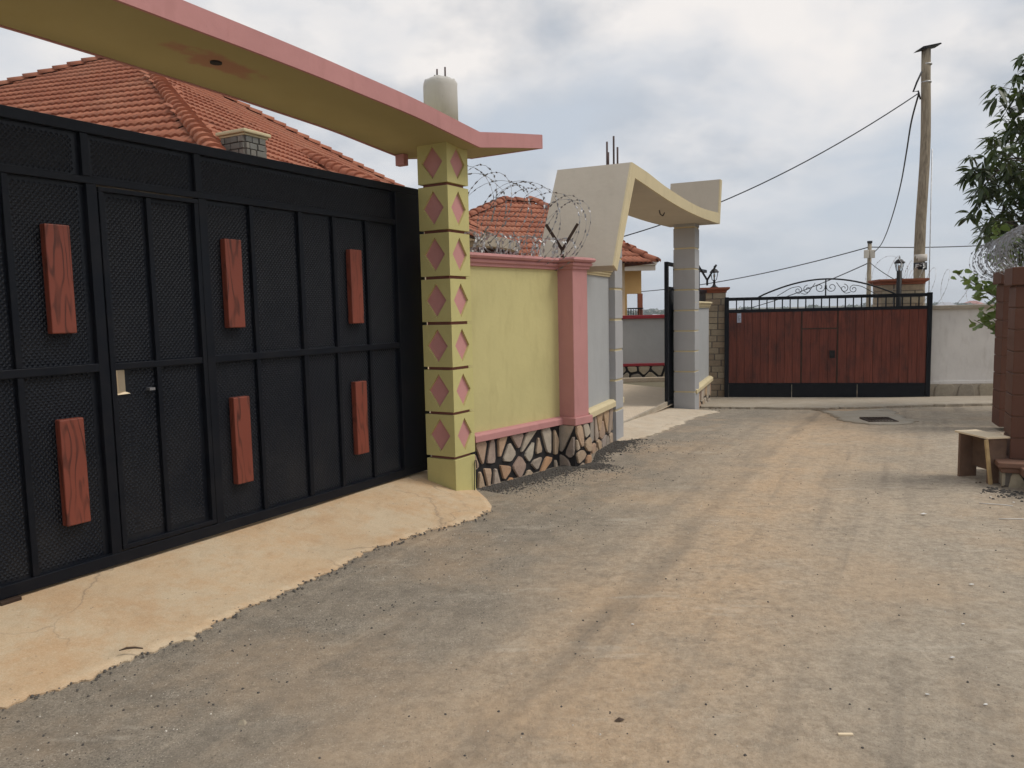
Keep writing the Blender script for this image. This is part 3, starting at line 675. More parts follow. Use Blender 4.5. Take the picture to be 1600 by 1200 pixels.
# olive wall: starts at the far front edge of the diamond column
WA = Vector((-0.335, 6.665)); WD = Vector((0.646, 0.763)); RZW = frame_of(WD)
gw = thing('boundary_wall', (WA.x, WA.y, 0), RZW, 'olive plastered wall with pink coping, pink pilaster and stone plinth', 'wall')
WL = 1.30; ZB, ZT = 0.47, 1.958
MB().box(0.0, 1.62, 0.055, 0.23, ZB, ZT+0.03).build('wall_panel', M['green'], gw)
bb = MB().prism([(0.075, ZB-0.055), (-0.01, ZB-0.055), (-0.01, ZB+0.002), (0.01, ZB+0.02), (0.075, ZB+0.024)], 0.0, WL-0.01, YZ); bb.build('band', M['pink'], gw, 0.004)
coping(MB(), -0.06, WL+0.01, 0.05, 0.24, ZT).build('coping', M['pink'], gw)
plinth(gw, 0.012, WL, 0.03, 0.24, -0.12, ZB-0.055, 11, 11, 2, 0.05)
# pilaster projecting towards the road
px0, px1, py = WL, WL+0.27, -0.13
MB().box(px0+0.02, px1, py, 0.22, ZB+0.02, ZT+0.02).build('pilaster', M['pink'], gw, 0.006)
MB().box(px0-0.015, px1+0.02, py-0.035, 0.2, ZB-0.055, ZB+0.022).build('band', M['pink'], gw, 0.006)
pc = MB(); pr = [(0.0, 0.0), (0.018, 0.005), (0.018, 0.028), (0.035, 0.036), (0.042, 0.055), (0.03, 0.066), (0.055, 0.074), (0.066, 0.092), (0.058, 0.11), (0.03, 0.118)]
lv = [[(px0+0.02-o, py-o, ZT+z), (px1+o, py-o, ZT+z), (px1+o, 0.24+o, ZT+z), (px0+0.02-o, 0.24+o, ZT+z)] for o, z in pr]
pc.v = [p for l in lv for p in l]; pc.f = [(4*i+k, 4*i+(k+1) % 4, 4*i+4+(k+1) % 4, 4*i+4+k) for i in range(len(lv)-1) for k in range(4)]+[(3, 2, 1, 0), tuple(4*(len(lv)-1)+k for k in range(4))]; pc.sm = [False]*len(pc.f)
pc.build('coping', M['pink'], gw)
pcore = plinth(gw, px0+0.01, px1+0.01, py-0.02, 0.2, -0.12, ZB-0.055, 13, 3, 2, 0.032)
for k, p in enumerate(voronoi(py-0.005, 0.06, -0.12, ZB-0.06, 1, 2, 0.03, 17)): link('stone', stone_mesh(p, 0.02, lambda u, v, d: (px0+0.01-d, u, v), M['stone'], 1700+k), pcore)

# grey wall up to the second gateway
GA = Vector((0.845, 8.17)); GD = Vector((0.379, 0.926)).normalized(); RZG = frame_of(GD)
yw = thing('boundary_wall', (GA.x, GA.y, 0), RZG, 'grey wall with cream coping between pink pilaster and open gateway', 'wall')
GL = 1.36
MB().box(-0.12, GL, 0.055, 0.22, ZB, 1.945).build('wall_panel', M['grey'], yw)
MB().prism([(0.075, ZB-0.06), (-0.02, ZB-0.06), (-0.02, ZB), (0.005, ZB+0.025), (0.075, ZB+0.03)], -0.12, GL+0.02, YZ).build('band', M['cream'], yw, 0.004)
coping(MB(), -0.12, GL+0.01, 0.05, 0.23, 1.935, 0.75).build('coping', M['cream'], yw)
plinth(yw, -0.12, GL-0.01, 0.03, 0.22, -0.14, ZB-0.06, 23, 9, 2, 0.034)

# second gateway: two banded columns and a folded slab
RZ2 = frame_of(S2)
p2 = thing('gate_portal', (NR.x, NR.y, 0), RZ2, 'taupe folded concrete portal with cream edge over open gateway', 'gate portal')
def band_column(x0, y0, w, z0, ztop, z_first, step):
    c = MB().box(x0+0.010, x0+w-0.010, y0+0.010, y0+w-0.010, z0, ztop).build('column', M['cream'], p2)
    z = z0; nxt = z_first
    while z < ztop-0.02:
        e = min(nxt, ztop); MB().box(x0, x0+w, y0, y0+w, z, e-0.016).build('block', M['grey_col'], c, 0.004)
        z = e+0.010; nxt = e+step
band_column(-0.03, 0.08, 0.30, -0.2, 3.02, 0.36, 0.36)
band_column(4.26, 0.02, 0.36, -0.25, 3.02, 0.14, 0.345)
F2 = 0.28; B2 = F2-0.86
outer = [(-1.22, 2.00), (-0.54, 3.13), (0.11, 3.12), (0.71, 3.09), (1.18, 3.075), (2.34, 3.06), (3.47, 3.08), (4.80, 3.16)]
inner = [(-1.11, 1.95), (-0.42, 2.98), (0.05, 2.965), (0.58, 2.945), (1.25, 2.925), (2.09, 2.915), (3.37, 2.93), (4.89, 2.98)]
so = [outer[0]]+cat(outer[1:], 4); si = [inner[0]]+cat(inner[1:], 4)
prof = so+[(4.93, 3.74), (5.09, 3.74)]+list(reversed(si))
def cap_prof(b, y0, y1):
    # quads between matching points of the outer and inner line
    n = len(so); vs = []
    for y in (y0, y1):
        vs += [(x, y, z) for x, z in so]+[(x, y, z) for x, z in si]+[(4.93, y, 3.74), (5.09, y, 3.74)]
    k = 2*n+2; fs = []
    for i in range(n-1):
        fs += [(i, n+i, n+i+1, i+1), (k+i, k+i+1, k+n+i+1, k+n+i), (i, i+1, k+i+1, k+i), (n+i, k+n+i, k+n+i+1, n+i+1)]
    fs += [(n-1, 2*n-1, 2*n+1, 2*n), (k+n-1, k+2*n, k+2*n+1, k+2*n-1), (0, k, k+n, n), (n-1, 2*n, k+2*n, k+n-1), (2*n, 2*n+1, k+2*n+1, k+2*n), (2*n-1, k+2*n-1, k+2*n+1, 2*n+1)]
    return b.add(vs, fs)
slab = cap_prof(MB(), -F2+0.02, -B2).build('folded_slab', M['taupe'], p2)
cap_prof(MB(), -F2, -F2+0.0195).build('fascia', M['cream'], slab, label='cream painted front edge of the folded slab')
MB().tube([(1.95, 0.05, 2.95), (1.95, 0.03, 2.86), (1.9, -0.02, 2.83), (1.82, -0.06, 2.86)], 0.008, 6).build('loose_wire', M['mortar'], slab)
for x, y, hh in ((-0.16, 0.12, 0.33), (-0.13, 0.05, 0.39), (-0.05, 0.03, 0.28), (-0.02, 0.15, 0.24)): MB().tube([(x, y, 3.05), (x+.005, y, 3.13+hh)], 0.011, 6).build('rebar', M['rebar'], slab)
# slid-back black gate leaf behind the far column, and its floor rail
lf = thing('sliding_gate_leaf', (NR.x, NR.y, 0), RZ2, 'black sliding gate leaf pushed open behind grey banded column', 'gate leaf')
LY = 0.44
MB().box(3.98, 4.06, LY-0.03, LY+0.03, -0.07, 2.33).build('post', M['black'], lf, 0.004)
MB().box(4.06, 7.4, LY-0.03, LY+0.03, 2.27, 2.33).build('top_rail', M['black'], lf, 0.004); MB().box(4.06, 7.4, LY-0.03, LY+0.03, 1.86, 1.92).build('rail', M['black'], lf, 0.004)
MB().box(4.06, 7.4, LY-0.03, LY+0.03, -0.07, 0.0).build('bottom_rail', M['black'], lf, 0.004)
for x in (4.6, 5.3, 6.0, 6.7): MB().box(x-.02, x+.02, LY-0.02, LY+0.02, 1.92, 2.27).build('bar', M['black'], lf)
MB().box(4.06, 7.4, LY-0.008, LY+0.008, 0.0, 1.86).build('panel', M['emboss'], lf)
rail = MB().box(-0.15, 4.6, LY-0.02, LY+0.02, -0.10, -0.005).build('gate_rail', M['cement'])
rail.location = (NR.x, NR.y, 0); rail.rotation_euler = (0, 0, RZ2); tag(rail, 'ground rail crossing the driveway of the open gateway', 'gate rail')
# wall beyond the gateway
FA = Vector((3.10, 12.98)); FDv = (Vector((4.0, 15.35))-FA); FLn = FDv.length; FDv.normalize()
fwl = thing('boundary_wall', (FA.x, FA.y, 0), frame_of(FDv), 'short grey wall between far banded column and buff brick pillar', 'wall')
MB().box(0.0, FLn, 0.05, 0.22, 0.14, 1.60).build('wall_panel', M['grey'], fwl)
MB().prism([(0.07, 0.10), (-0.04, 0.10), (-0.04, 0.16), (0.0, 0.195), (0.07, 0.20)], 0.02, FLn, YZ).build('band', M['cream'], fwl, 0.004)
coping(MB(), -0.0, FLn, 0.04, 0.23, 1.56, 0.95).build('coping', M['cream'], fwl)
plinth(fwl, 0.02, FLn, 0.02, 0.22, -0.45, 0.10, 31, 10, 2, 0.06)

# inner courtyard wall seen through the gateway
cw = thing('courtyard_wall', (1.2, 17.6, -0.08), R(2), 'grey courtyard wall with red coping and pebbled plinth', 'wall')
MB().box(0, 7.5, 0.05, 0.25, 0.36, 1.42).build('wall_panel', M['grey'], cw)
MB().box(-0.02, 7.5, 0.0, 0.30, 1.42, 1.50).build('coping', M['redtrim'], cw, 0.01)
MB().box(-0.02, 7.5, 0.0, 0.06, 0.33, 0.39).build('band', M['redtrim'], cw, 0.006)
plinth(cw, 0.0, 4.6, 0.02, 0.25, 0.0, 0.33, 37, 15, 2, 0.05, 'rubble')
kb = MB().box(0.2, 7.5, -0.42, -0.32, 0.0, 0.10).build('kerb', M['concrete2'], cw, 0.01)

# ------------------------------------------------------------------ far brown gate with pillars and lamps
BL = Vector((4.40, 15.84)); BD = (Vector((8.19, 14.98))-BL); BW = BD.length; BD.normalize(); RZB = frame_of(BD); BZ = -0.36
bg_ = thing('board_gate', (BL.x, BL.y, BZ), RZB, 'far red brown board gate in black frame with scrollwork arch', 'gate')
def bx(name, x0, x1, z0, z1, d=0.06, m='black', y=0.0, bev=0.004, par=None): return MB().box(x0, x1, y-d/2, y+d/2, z0, z1).build(name, M[m], par or bg_, bev)
HT = 2.10
bx('post', 0, 0.085, 0.03, HT+0.02, 0.08); bx('post', BW-0.085, BW, 0.0, HT+0.02, 0.08)
bx('top_rail', 0.085, BW-0.085, HT-0.055, HT+0.01); bx('rail', 0.085, BW-0.085, HT-0.30, HT-0.235)
nb = 25
for i in range(1, nb):
    x = 0.085+(BW-0.17)*i/nb; bx('bar', x-0.011, x+0.011, HT-0.235, HT-0.055, 0.022, bev=0)
bx('bottom_rail', 0.085, BW-0.085, 0.0, 0.05); bx('rail', 0.085, BW-0.085, 0.325, 0.36, 0.05)
for i in range(3):
    w = (BW-0.17)/3; bx('kick_panel', 0.085+w*i+0.004, 0.085+w*(i+1)-0.004, 0.05, 0.325, 0.02)
dx0, dx1 = BW*0.385, BW*0.56
def boards(x0, x1, z0, z1, n, y=-0.012, par=None, d=0.022):
    for i in range(n):
        a = lerp(x0, x1, i/n)+0.0025; c = lerp(x0, x1, (i+1)/n)-0.0025
        MB().box(a, c, y-d/2+rnd.uniform(-.002, .002), y+d/2, z0, z1).build('board', M['plank'], par or bg_, 0.002)
boards(0.085, dx0-0.012, 0.36, HT-0.30, 9); boards(dx1+0.012, BW-0.085, 0.36, HT-0.30, 10)
bx('backing_sheet', 0.085, BW-0.085, 0.36, HT-0.30, 0.006, 'mortar', 0.012, 0)
wd = bx('wicket_door', dx0-0.010, dx0+0.012, 0.36, HT-0.30, 0.03, 'rust', -0.014, 0)
bx('door_frame', dx1-0.012, dx1+0.010, 0.36, HT-0.30, 0.03, 'rust', -0.014, 0, wd); bx('door_frame', dx0+0.012, dx1-0.012, 1.44, 1.465, 0.03, 'rust', -0.014, 0, wd)
boards(dx0+0.013, dx1-0.013, 0.36, 1.44, 4, -0.012, wd); boards(dx0+0.013, dx1-0.013, 1.465, HT-0.30, 1, -0.012, wd)
bx('lock_box', dx1-0.15, dx1-0.05, 0.86, 1.01, 0.03, 'black2', -0.04, 0.004, wd)
MB().box(dx1-0.125, dx1-0.075, -0.07, -0.055, 0.91, 0.96).build('handle', M['mortar'], wd)
# arch with scrolls
ax0, ax1, ah = BW*0.17, BW*0.83, 0.33; cx = (ax0+ax1)/2
arc = [(lerp(ax0, ax1, t/24), 0, HT+0.005+ah*math.sin(math.pi*t/24)**0.9) for t in range(25)]
MB().tube(arc, 0.016, 8).build('arch', M['black2'], bg_)
MB().tube([(cx, 0, HT-0.05), (cx, 0, HT+ah)], 0.013, 8).build('arch_post', M['black2'], bg_)
def scroll(cx_, cz, r0_, turns, sgn, start, tail=None):
    pts = []
    for k in range(40):
        t = k/39; a = start+sgn*turns*2*math.pi*t; r_ = r0_*(1-0.78*t); pts.append((cx_+r_*math.cos(a), 0, cz+r_*math.sin(a)))
    if tail: pts = [(p[0], 0, p[1]) for p in tail]+pts
    return MB().tube(pts, 0.0065, 6)
for s_ in (-1, 1):
    scroll(cx+s_*0.11, HT+0.17, 0.10, 1.3, s_, math.pi/2+s_*1.2).build('scroll', M['black2'], bg_)
    scroll(cx+s_*0.34, HT+0.14, 0.085, 1.3, -s_, math.pi/2).build('scroll', M['black2'], bg_)
    scroll(cx+s_*0.52, HT+0.12, 0.08, 1.3, s_, math.pi/2).build('scroll', M['black2'], bg_)
    cv = cat([(cx+s_*0.20, HT+0.26), (cx+s_*0.27, HT+0.16), (cx+s_*0.36, HT+0.05), (cx+s_*0.46, HT+0.06)], 6)
    MB().tube([(x, 0, z) for x, z in cv], 0.0065, 6).build('scroll', M['black2'], bg_)
    cv = cat([(cx+s_*0.52, HT+0.20), (cx+s_*0.66, HT+0.17), (cx+s_*0.80, HT+0.09), (cx+s_*0.92, HT+0.02)], 6)
    MB().tube([(x, 0, z) for x, z in cv], 0.0065, 6).build('scroll', M['black2'], bg_)
ntc = MB().box(0.245, 0.325, -0.037, -0.031, 1.60, 1.79).build('paper_notice', M['sticker'])
ntc.location = bg_.location; ntc.rotation_euler = bg_.rotation_euler; tag(ntc, 'small blue and white paper notice stuck on brown gate', 'notice')
tx = MB()
for k, (a, c) in enumerate(((0.0, 0.06), (0.0, 0.05), (0.0, 0.06), (0.0, 0.03), (0.0, 0.055))): tx.box(0.255+a, 0.255+c, -0.0385, -0.0375, 1.63+k*0.025, 1.638+k*0.025)
tx.build('print', M['cable'], ntc)
MB().box(0.265, 0.305, -0.05, -0.03, 1.79, 1.83).build('clip', M['black2'], ntc)

def brick_pillar(name, loc, rz, w, h, label, nc, vis_from=0, cap=0.05):
    t = thing(name, loc, rz, label, 'pillar')
    core = MB().box(-w/2+0.012, w/2-0.012, -w/2+0.012, w/2-0.012, -0.1, h).build('core', M['mortar2'], t)
    ch = h/nc; g = random.Random(int(w*1000)+nc)
    for j in range(vis_from, nc):
        z0, z1_ = j*ch+0.006, (j+1)*ch-0.006
        for face in range(4):
            cut = 0.28+0.44*g.random()
            segs = ((-w/2, -w/2+w*cut), (-w/2+w*cut, w/2)) if (j+face) % 2 else ((-w/2, w/2-w*cut*0.5), (w/2-w*cut*0.5, w/2))
            for a, c in segs:
                d = g.uniform(-0.004, 0.006)
                b = MB().box(a+0.005, c-0.018, -w/2-d, -w/2+0.03, z0, z1_, Matrix.Rotation(face*math.pi/2, 4, 'Z'))
                b.build('brick', M['brick'], core, 0.004)
    cp = MB(); lv = [(0.02, 0.0), (0.02, 0.03), (0.05, 0.05), (cap+0.03, 0.075), (cap+0.03, 0.11)]
    vs = [(sx*(w/2+o), sy*(w/2+o), h+z) for o, z in lv for sx, sy in ((-1, -1), (1, -1), (1, 1), (-1, 1))]
    cp.add(vs, [(4*i+k, 4*i+(k+1) % 4, 4*i+4+(k+1) % 4, 4*i+4+k) for i in range(len(lv)-1) for k in range(4)]+[(3, 2, 1, 0), tuple(4*(len(lv)-1)+k for k in range(4))])
    cp.build('cap', M['terracap'], t)
    return t
PLp = (4.26, 16.24, -0.42); PRp = (8.0, 15.95, -0.36)
brick_pillar('brick_pillar', PLp, RZB, 0.50, 2.28, 'buff brick pillar with terracotta cap at left end of brown gate', 18)
brick_pillar('brick_pillar', PRp, RZB, 0.78, 2.30, 'buff brick pillar showing above right end of brown gate', 18, 10)
def lantern(loc, label, s=1.0):
    t = thing('lantern', loc, R(20), label, 'lamp')
    MB().lathe([(0.085*s, 0), (0.085*s, 0.012*s), (0.05*s, 0.03*s), (0.03*s, 0.06*s), (0.022*s, 0.10*s), (0.034*s, 0.115*s), (0.022*s, 0.13*s), (0.03*s, 0.155*s), (0.055*s, 0.165*s)], k=12).build('base', M['black2'], t)
    z0, z1_, ra, rb = 0.165*s, 0.32*s, 0.052*s, 0.085*s
    for k in range(6):
        a = k*math.pi/3; a2 = a+math.pi/3
        MB().tube([(ra*math.cos(a), ra*math.sin(a), z0), (rb*math.cos(a), rb*math.sin(a), z1_)], 0.006*s, 5).build('glazing_bar', M['black2'], t)
        q = 0.97
        MB().add([(ra*q*math.cos(a), ra*q*math.sin(a), z0), (ra*q*math.cos(a2), ra*q*math.sin(a2), z0), (rb*q*math.cos(a2), rb*q*math.sin(a2), z1_), (rb*q*math.cos(a), rb*q*math.sin(a), z1_)], [(0, 1, 2, 3)]).build('pane', M['glassm'], t)
    MB().lathe([(0.012*s, z0), (0.014*s, z0+0.06*s), (0.022*s, z0+0.085*s), (0.02*s, z0+0.11*s), (0.004*s, z0+0.12*s)], k=10).build('bulb', M['white'], t)
    MB().lathe([(0.10*s, z1_), (0.108*s, z1_+0.012*s), (0.085*s, z1_+0.035*s), (0.06*s, z1_+0.065*s), (0.035*s, z1_+0.08*s), (0.02*s, z1_+0.085*s), (0.012*s, z1_+0.10*s), (0.018*s, z1_+0.115*s), (0.004*s, z1_+0.15*s)], k=6, smooth=False).build('roof', M['black2'], t)
lantern((4.28, 16.20, PLp[2]+2.39), 'black lantern on brick pillar at left end of brown gate', 0.98)
lantern((7.98, 15.86, PRp[2]+2.41), 'black lantern on brick pillar at right end of brown gate', 1.02)
gp_ = MB().tube([(7.68, 15.10, -0.36), (7.68, 15.10, 2.20)], 0.05, 8).build('guide_post', M['black2']); tag(gp_, 'black steel guide post standing behind right half of brown gate', 'post'); gp_.location = (0.0, 0.16, 0)
lantern((5.05, 20.9, 1.62), 'small lantern seen through the bars of brown gate', 0.95)
brick_pillar('brick_pillar', (5.05, 20.9, -1.2), RZB, 0.42, 2.70, 'lower brick pillar glimpsed behind bars of brown gate', 18, 14)

# pale wall to the right of the far gate
rw = thing('boundary_wall', (8.05, 15.30, -0.36), frame_of(Vector((1, -0.10))), 'pale grey rendered wall right of brown gate with rubble foot', 'wall')
MB().box(0.0, 6.0, 0.0, 0.2, 0.30, 1.78).build('wall_panel', M['palewall'], rw)
MB().box(-0.02, 6.0, -0.05, 0.25, 1.78, 1.86).build('coping', M['cement'], rw, 0.01)
MB().box(0.0, 6.0, -0.02, 0.0, 0.30, 0.36).build('band', M['palewall'], rw, 0.004)
plinth(rw, 0.0, 6.0, -0.03, 0.2, -0.06, 0.30, 41, 16, 1, 0.10, 'rubble', 'cement')

# ------------------------------------------------------------------ brown pillars and bench on the right
def brown_pillar(loc, rz, w, h, label, n):
    t = thing('brown_pillar', loc, rz, label, 'pillar')
    c = MB().box(0.012, w-0.012, 0.012, w-0.012, 0, h).build('core', M['brown2'], t)
    for k in range(n):
        z0, z1_ = h*k/n, h*(k+1)/n-0.008
        MB().box(0, w, 0, w, z0, z1_).build('block', M['brown'], c, 0.006)
    MB().box(-0.035, w+0.035, -0.035, w+0.035, h+0.001, h+0.15).build('cap', M['brown'], t, 0.008)
    return t
RZP = R(90-22)
brown_pillar((4.20, 6.41, 0.222), R(-25), 0.36, 1.46, 'brown block pillar nearest at right edge beside plywood stool', 8)
brown_pillar((5.88, 9.20, 0.04), R(-22), 0.42, 1.72, 'brown block pillar behind the nearest one, partly hidden', 8)
lw = thing('low_wall', (4.08, 6.30, 0), R(-22), 'low brown capped stone base under the nearest brown pillar', 'wall')
MB().box(0.02, 0.9, 0.02, 0.75, -0.1, 0.13).build('base', M['mortar2'], lw)
for k, p in enumerate(voronoi(0.02, 0.9, -0.05, 0.125, 6, 1, 0.02, 61)): link('stone', stone_mesh(p, 0.02, lambda u, v, d: (u, 0.02-d, v), M['rubble'], 6100+k), lw)
for k, p in enumerate(voronoi(0.02, 0.75, -0.05, 0.125, 4, 1, 0.02, 62)): link('stone', stone_mesh(p, 0.02, lambda u, v, d: (0.02-d, u, v), M['rubble'], 6200+k), lw)
MB().box(-0.02, 0.95, -0.02, 0.8, 0.131, 0.175).build('ledge', M['brown2'], lw, 0.008); MB().box(-0.045, 0.95, -0.045, 0.8, 0.1755, 0.22).build('ledge', M['brown2'], lw, 0.008)
lw2 = thing('low_wall', (4.12, 5.98, 0), R(-22), 'lower brown capped stone footing at the right edge, nearest', 'wall')
MB().box(0.02, 2.0, 0.02, 0.30, -0.1, 0.12).build('base', M['mortar2'], lw2)
for k, p in enumerate(voronoi(0.02, 0.30, -0.05, 0.115, 2, 1, 0.02, 63)): link('stone', stone_mesh(p, 0.02, lambda u, v, d: (0.02-d, u, v), M['rubble'], 6300+k), lw2)
for k, p in enumerate(voronoi(0.02, 1.2, -0.05, 0.115, 8, 1, 0.02, 64)): link('stone', stone_mesh(p, 0.02, lambda u, v, d: (u, 0.02-d, v), M['rubble'], 6400+k), lw2)
MB().box(-0.045, 2.0, -0.03, 0.30, 0.121, 0.19).build('ledge', M['brown2'], lw2, 0.008)

bench = thing('stool', (4.075, 6.60, 0), R(6), 'makeshift stool of pale plywood top on brown boards', 'stool')
MB().box(-0.095, 0.115, -0.19, 0.22, 0.395, 0.411).build('seat', M['plywood'], bench, 0.003)
MB().box(-0.055, 0.105, -0.165, -0.14, 0.0, 0.395).build('leg_board', M['board'], bench, 0.003)
MB().box(-0.085, 0.08, 0.155, 0.18, 0.0, 0.395).build('leg_board', M['board'], bench, 0.003)
MB().box(0.03, 0.05, -0.14, 0.155, 0.10, 0.36).build('side_board', M['board'], bench, 0.003)
Mx = Matrix.Translation((-0.075, -0.185, 0.198)) @ Matrix.Rotation(R(-8), 4, 'Y')
MB().box(-0.014, 0.014, -0.010, 0.010, -0.195, 0.195, Mx).build('brace_slat', M['slatw'], bench, 0.002)

# drain
dr = thing('drain_grate', (5.05, 10.5, zg(10.5)+0.02), R(-8), 'rusty brown drain grate set in concrete before the far gate', 'drain')
MB().box(-0.17, 0.17, -0.21, -0.19, -0.02, 0.012).build('frame', M['rust'], dr); MB().box(-0.17, 0.17, 0.19, 0.21, -0.02, 0.012).build('frame', M['rust'], dr)
MB().box(-0.19, -0.17, -0.21, 0.21, -0.02, 0.012).build('frame', M['rust'], dr); MB().box(0.17, 0.19, -0.21, 0.21, -0.02, 0.012).build('frame', M['rust'], dr)
MB().box(-0.17, 0.17, -0.19, 0.19, -0.018, -0.010).build('pit', M['deadleaf'], dr)
for k in range(9): MB().box(-0.16+0.04*k-0.007, -0.16+0.04*k+0.007, -0.19, 0.19, -0.008, 0.008).build('bar', M['rust'], dr)

# ------------------------------------------------------------------ houses
def tile_mesh(w, L, m, waves=2):
    nx = 8*waves//2+1; b = MB(); th = 0.022
    for y, lift in ((0.0, 0.034), (L, 0.005)):
        for i in range(nx):
            t = i/(nx-1); b.v.append(((t-0.5)*w, y, lift+0.024*abs(math.sin(math.pi*waves*t))))
    for i in range(nx): x, y, z = b.v[i]; b.v.append((x, y+0.004, z-th-0.012))
    b.f = [(i, i+1, nx+i+1, nx+i) for i in range(nx-1)]+[(2*nx+i, 2*nx+i+1, i+1, i) for i in range(nx-1)]
    b.sm = [True]*(nx-1)+[False]*(nx-1)
    return b.mesh('tile', m)
def hip_mesh(L, m, r_=0.12):
    b = MB(); k = 7
    for y, s_ in ((0.0, 1.12), (L, 0.9)):
        for i in range(k): a = math.pi*i/(k-1); b.v.append((-r_*s_*math.cos(a), y, r_*s_*math.sin(a)*0.8+(0.02 if y == 0 else 0)))
    for i in range(k): a = math.pi*i/(k-1); b.v.append((-r_*0.85*math.cos(a), 0.0, r_*0.85*math.sin(a)*0.8))
    b.f = [(i+1, i, k+i, k+i+1) for i in range(k-1)]+[(i, i+1, 2*k+i+1, 2*k+i) for i in range(k-1)]; b.sm = [True]*(k-1)+[False]*(k-1)
    return b.mesh('hip_tile', m)
def to_px(p):
    d = Vector(p)-Vector((0, 0, CAM_H)); z = d.dot(fw)
    return (800+1200*d.dot(rv)/z, 600-1200*d.dot(uv)/z, z) if z > 0.1 else (-1e4, -1e4, z)
def tile_face(acc, a, b_, top, w, ex):
    # a,b_: eave corners; top: list of 1 or 2 upper points
    a, b_ = Vector(a), Vector(b_); e = (b_-a).normalized(); tp = Vector(top[0])
    g = (tp-a); g = g-e*g.dot(e); H = g.length; g.normalize(); nrm = e.cross(g)
    if nrm.z < 0: nrm = -nrm
    L = (b_-a).length; t0 = (Vector(top[0])-a).dot(e); t1 = (Vector(top[-1])-a).dot(e)
    if t0 > t1: t0, t1 = t1, t0
    rows = int(H/ex)
    for j in range(rows+1):
        d = j*ex; f = (d+ex*0.45)/H
        if f > 1: break
        lo, hi = t0*f, L-(L-t1)*f
        n0, n1 = math.floor(lo/w), math.ceil(hi/w)
        for i in range(n0, n1):
            x = (i+0.5)*w
            if x < lo-0.02 or x > hi+0.02: continue
            p = a+e*x+g*d+nrm*0.012
            X_ = e if e.cross(g).dot(nrm) > 0 else -e
            acc.append(Matrix(((X_.x, g.x, nrm.x, p.x), (X_.y, g.y, nrm.y, p.y), (X_.z, g.z, nrm.z, p.z), (0, 0, 0, 1))))
def hip_line(acc, lo, hi, step):
    lo, hi = Vector(lo), Vector(hi); y = (hi-lo).normalized(); x = y.cross(Vector((0, 0, 1))).normalized(); z = x.cross(y); n = int((hi-lo).length/step)
    for k in range(n+1):
        p = lo+y*step*k+z*0.03
        acc.append(Matrix(((x.x, y.x, z.x, p.x), (x.y, y.y, z.y, p.y), (x.z, y.z, z.z, p.z), (0, 0, 0, 1))))
def lay_tiles(roof, mats, hips, tm, hm, Pinv, limit, vis):
    sc_ = []
    for m_ in mats:
        x, y, z = to_px(m_.translation); sc_.append(((0 if vis(x, y) else 1e5)+z, m_))
    sc_.sort(key=lambda q: q[0])
    own = [m_ for k, m_ in sc_ if k < 1e5][:limit]; ids = set(id(m_) for m_ in own)
    for m_ in own: link('tile', tm, roof, basis=Pinv @ m_)
    rest = MB(); tv = [v.co.copy() for v in tm.vertices]; tf = [tuple(p.vertices) for p in tm.polygons]
    for k, m_ in sc_:
        if id(m_) not in ids: Q = Pinv @ m_; rest.add([Q @ v for v in tv], tf, True)
    if rest.v: kind(rest.build('roof_tiles', M['tile'], roof), 'stuff')
    for m_ in hips: link('hip_tile', hm, roof, basis=Pinv @ m_)

# house behind the black gate
D1 = 12.5; apx = Vector((0, 0, CAM_H))+(fw+rv*((210-800)/1200)-uv*((84-600)/1200))*D1
th = R(15); sh_ = Vector((math.sin(th), math.cos(th), 0)); nh_ = Vector((sh_.y, -sh_.x, 0)); KS = 0.6
HA = 4.95
def hc(a, b_): return apx+(nh_*a+sh_*b_)*HA-Vector((0, 0, KS*HA))
h1 = thing('house', (apx.x, apx.y, 0.1), 0, 'house with large orange red clay tile hip roof behind black gate', 'house')
P1i = Matrix.Translation((-apx.x, -apx.y, -0.1))
c_n, c_r, c_l, c_b = hc(1, -1), hc(1, 1), hc(-1, -1), hc(-1, 1)
ez = apx.z-KS*HA
rb = MB().add([P1i @ p for p in (c_l, c_n, c_r, c_b, apx)], [(0, 1, 4), (1, 2, 4), (2, 3, 4), (3, 0, 4)]); roof1 = rb.build('roof', M['darktile'], h1)
HW = HA-0.55
def hq(a, b_, z): p = apx+nh_*a*HW+sh_*b_*HW; return P1i @ Vector((p.x, p.y, z))
wb = MB(); cs = ((-1, -1), (1, -1), (1, 1), (-1, 1)); wb.add([hq(*c, 0.1) for c in cs]+[hq(*c, ez+0.3) for c in cs], [(0, 1, 5, 4), (1, 2, 6, 5), (2, 3, 7, 6), (3, 0, 4, 7)])
wb.build('wall', M['creamwall'], h1)
sf = MB().add([P1i @ (c-Vector((0, 0, .03))) for c in (c_l, c_n, c_r, c_b)], [(0, 1, 2, 3)]); sf.build('soffit', M['white'], h1)
acc = []; tile_face(acc, c_l, c_n, [apx], 0.20, 0.27); tile_face(acc, c_n, c_r, [apx], 0.20, 0.27)
hips = []; hip_line(hips, c_n, apx, 0.22); hip_line(hips, c_r, apx, 0.22); hip_line(hips, c_l, apx, 0.22)
# small lower hip (porch) on the right slope
tmesh = tile_mesh(0.20, 0.31, M['tile']); hmesh = hip_mesh(0.36, M['tile']); hmesh1 = hip_mesh(0.27, M['tile'], 0.095)
def on_face(px, py, p0, n):
    d = fw+rv*((px-800)/1200)-uv*((py-600)/1200); t = (Vector(p0)-Vector((0, 0, CAM_H))).dot(n)/d.dot(n); return Vector((0, 0, CAM_H))+d*t
nf = (c_r-c_n).cross(apx-c_n).normalized()
q0, q1 = on_face(476, 246, apx, nf), on_face(535, 300, apx, nf)
hip_line(hips, q1+nh_*0.55-Vector((0, 0, .05)), q0, 0.22)
lay_tiles(roof1, acc, hips, tmesh, hmesh1, P1i, 300, lambda x, y: -40 < x < 640 and y < 185+0.195*max(x, 0))
